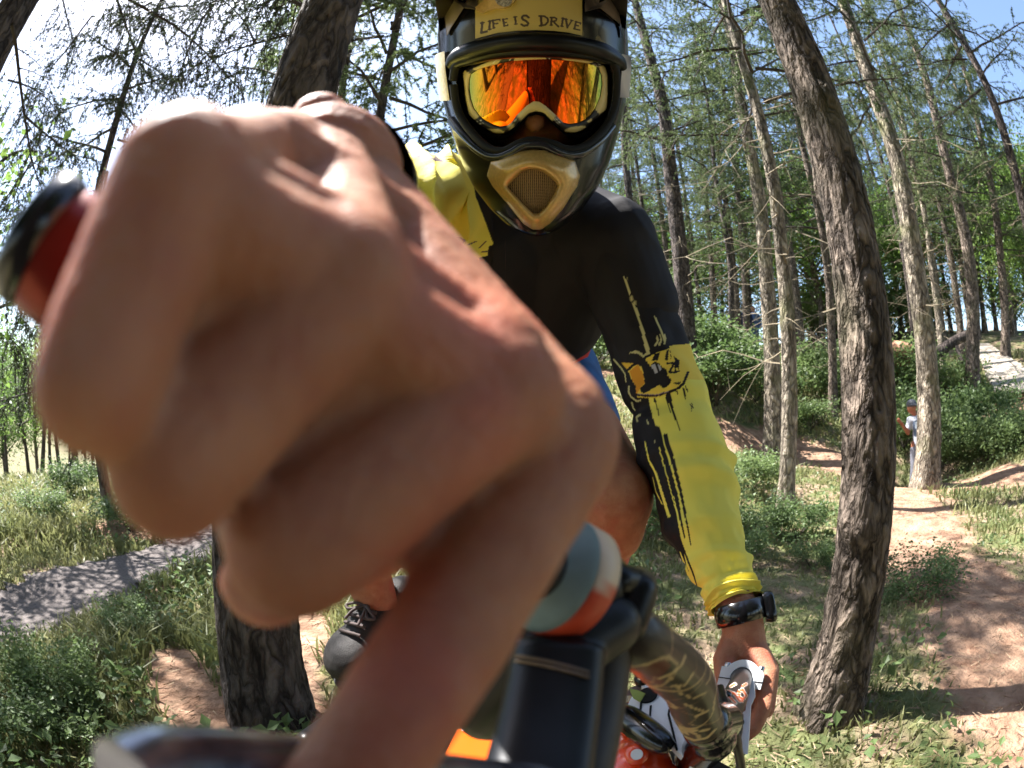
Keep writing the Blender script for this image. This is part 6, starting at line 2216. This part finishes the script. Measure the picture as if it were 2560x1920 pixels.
for x0, x1 in ((2288, 2280), (2312, 2316)):
    chain(tr_, [(B(2300, 1115), .125), (B(x0, 1125), .10), (B(x0 - 2, 1170), .08), (B(x1, 1225), .066), (B(x1, 1244), .062)], 12)
V_, F_ = fuse(tr_, .014, 3)
m_ = MB(); m_.add(V_, F_); m_.obj('trousers', mat('grey_trousers', (.17, .17, .20), .85, var=.2, scale=12), boy)
cp_ = MB()
ellipsoid(cp_, hd_ + np.array([0, 0, .05]), [[.098, 0, 0], [0, .108, 0], [0, 0, .082]])
ellipsoid(cp_, hd_ + np.array([-.05, -.10, .035]), [[.075, 0, 0], [0, .075, 0], [0, 0, .014]])
V_, F_ = fuse(cp_, .010, 2)
m_ = MB(); m_.add(V_, F_); m_.obj('cap', mat('grey_cap', (.10, .105, .12), .8), boy)

for x, y, dd, lab, c1 in ((1868, 880, 19.0, 'distant figure in dark navy clothes deep in the wood', (.02, .03, .09)), (1888, 872, 19.6, 'distant figure in light blue jacket deep in the wood', (.12, .2, .42))):
    f_ = at_distance(x, y, dd); f_[2] = ground(f_[0], f_[1])
    pr_ = empty('person', tuple(f_), lab, 'person')
    q = MB()
    for s_ in (-.1, .1):
        chain(q, [(f_ + [s_, 0, .06], .06), (f_ + [s_, 0, .5], .075), (f_ + [s_ * .8, 0, .88], .1)], 10)
        chain(q, [(f_ + [s_ * 2.0, 0, 1.38], .06), (f_ + [s_ * 2.7, -.03, 1.1], .05), (f_ + [s_ * 2.2, -.15, .92], .04)], 10)
    chain(q, [(f_ + [0, 0, .9], .14), (f_ + [0, 0, 1.3], .16), (f_ + [0, 0, 1.5], .06), (f_ + [0, 0, 1.64], .1)], 12)
    V_, F_ = fuse(q, .03, 2)
    m_ = MB(); m_.add(V_, F_); m_.obj('body', M_SKIN, pr_)
    q = MB()
    for s_ in (-.1, .1):
        chain(q, [(f_ + [s_, 0, .1], .08), (f_ + [s_ * .8, 0, .9], .12)], 10)
        chain(q, [(f_ + [s_ * 2.0, 0, 1.38], .075), (f_ + [s_ * 2.7, -.03, 1.1], .065), (f_ + [s_ * 2.3, -.13, .96], .055)], 10)
    chain(q, [(f_ + [0, 0, .9], .16), (f_ + [0, 0, 1.36], .175)], 12)
    V_, F_ = fuse(q, .03, 2)
    m_ = MB(); m_.add(V_, F_); m_.obj('clothes', mat('blue_cloth', c1, .8, var=.3, scale=6), pr_)

ramp = empty('plank_ramp', tuple(at_distance(2500, 980, 12.3)), 'weathered wooden plank ramp descending at the right edge of the wood', 'ramp')
A0, A1 = at_distance(2484, 976, 12.2), at_distance(2640, 972, 12.2)
E0, E1 = at_distance(2432, 858, 17.0), at_distance(2468, 857, 17.3)
M_PLANK = mat('weathered_planks', (.26, .21, .16), .85, color2=(.48, .42, .35), scale=5, stretch=(1, 6, 6), bump=.4, bscale=40)
npk = 30
for q in range(npk):
    u0, u1 = q / npk, (q + .86) / npk
    j_ = rng.uniform(-.04, .04, 2)
    a, b = A0 + (E0 - A0) * u0, A1 + (E1 - A1) * u0
    c, e = A1 + (E1 - A1) * u1, A0 + (E0 - A0) * u1
    xd = unit(b - a)
    m_ = MB(); extrude_poly(m_, [a + xd * j_[0], b + xd * j_[1], c + xd * j_[1], e + xd * j_[0]], np.array([0, 0, -.045 + rng.uniform(-.006, .006)]))
    m_.obj('plank', M_PLANK, ramp, smooth=False)
for u in (.12, .88):
    a, b = A0 + (A1 - A0) * u - [0, 0, .10], E0 + (E1 - E0) * u - [0, 0, .10]
    m_ = MB(); add_tube(m_, [a, b], .055, 8); m_.obj('stringer', M_BARK_DARK, ramp)
for u, v in ((.1, .35), (.9, .35), (.1, .7), (.9, .7), (.1, .97), (.9, .97)):
    a = A0 + (A1 - A0) * u; b = E0 + (E1 - E0) * u; c = a + (b - a) * v
    gz = ground(c[0], c[1])
    if gz < c[2] - .1:
        m_ = MB(); add_tube(m_, [[c[0], c[1], gz - .2], c - [0, 0, .06]], .06, 8); m_.obj('post', M_BARK_DARK, ramp)
lgm = MB()
a, b = at_distance(2340, 885, 13.5), at_distance(2432, 832, 14.0)
add_tube(lgm, smooth_path([a, 0.5 * (a + b) + [0, 0, .05], b], 20), np.linspace(.15, .11, 20), 14)
add_tube(lgm, smooth_path([0.5 * (a + b), 0.5 * (a + b) + [-.3, -.5, -.5]], 6), .05, 8)
tag(lgm.obj('fallen_log', M_BARK_DARK), 'dark fallen log propped on the bank beside the plank ramp', 'log')
mdm = MB()
c = at_distance(2235, 868, 14.0)
ellipsoid(mdm, c + [0, 0, -.25], [[.75, 0, 0], [0, .6, 0], [0, 0, .42]], 30, 18)
V_ = mdm.v[0]
for i_ in range(len(mdm.v[0])):
    mdm.v[0][i_] = c + (mdm.v[0][i_] - c) * (1 + .25 * noise.noise(Vector(mdm.v[0][i_]) * 3))
tag(mdm.obj('earth_mound', mat('red_earth', (.28, .13, .08), .95, color2=(.45, .25, .16), scale=6, bump=.6, bscale=20)), 'mound of bare red earth on the bank behind the big trunk', 'mound')
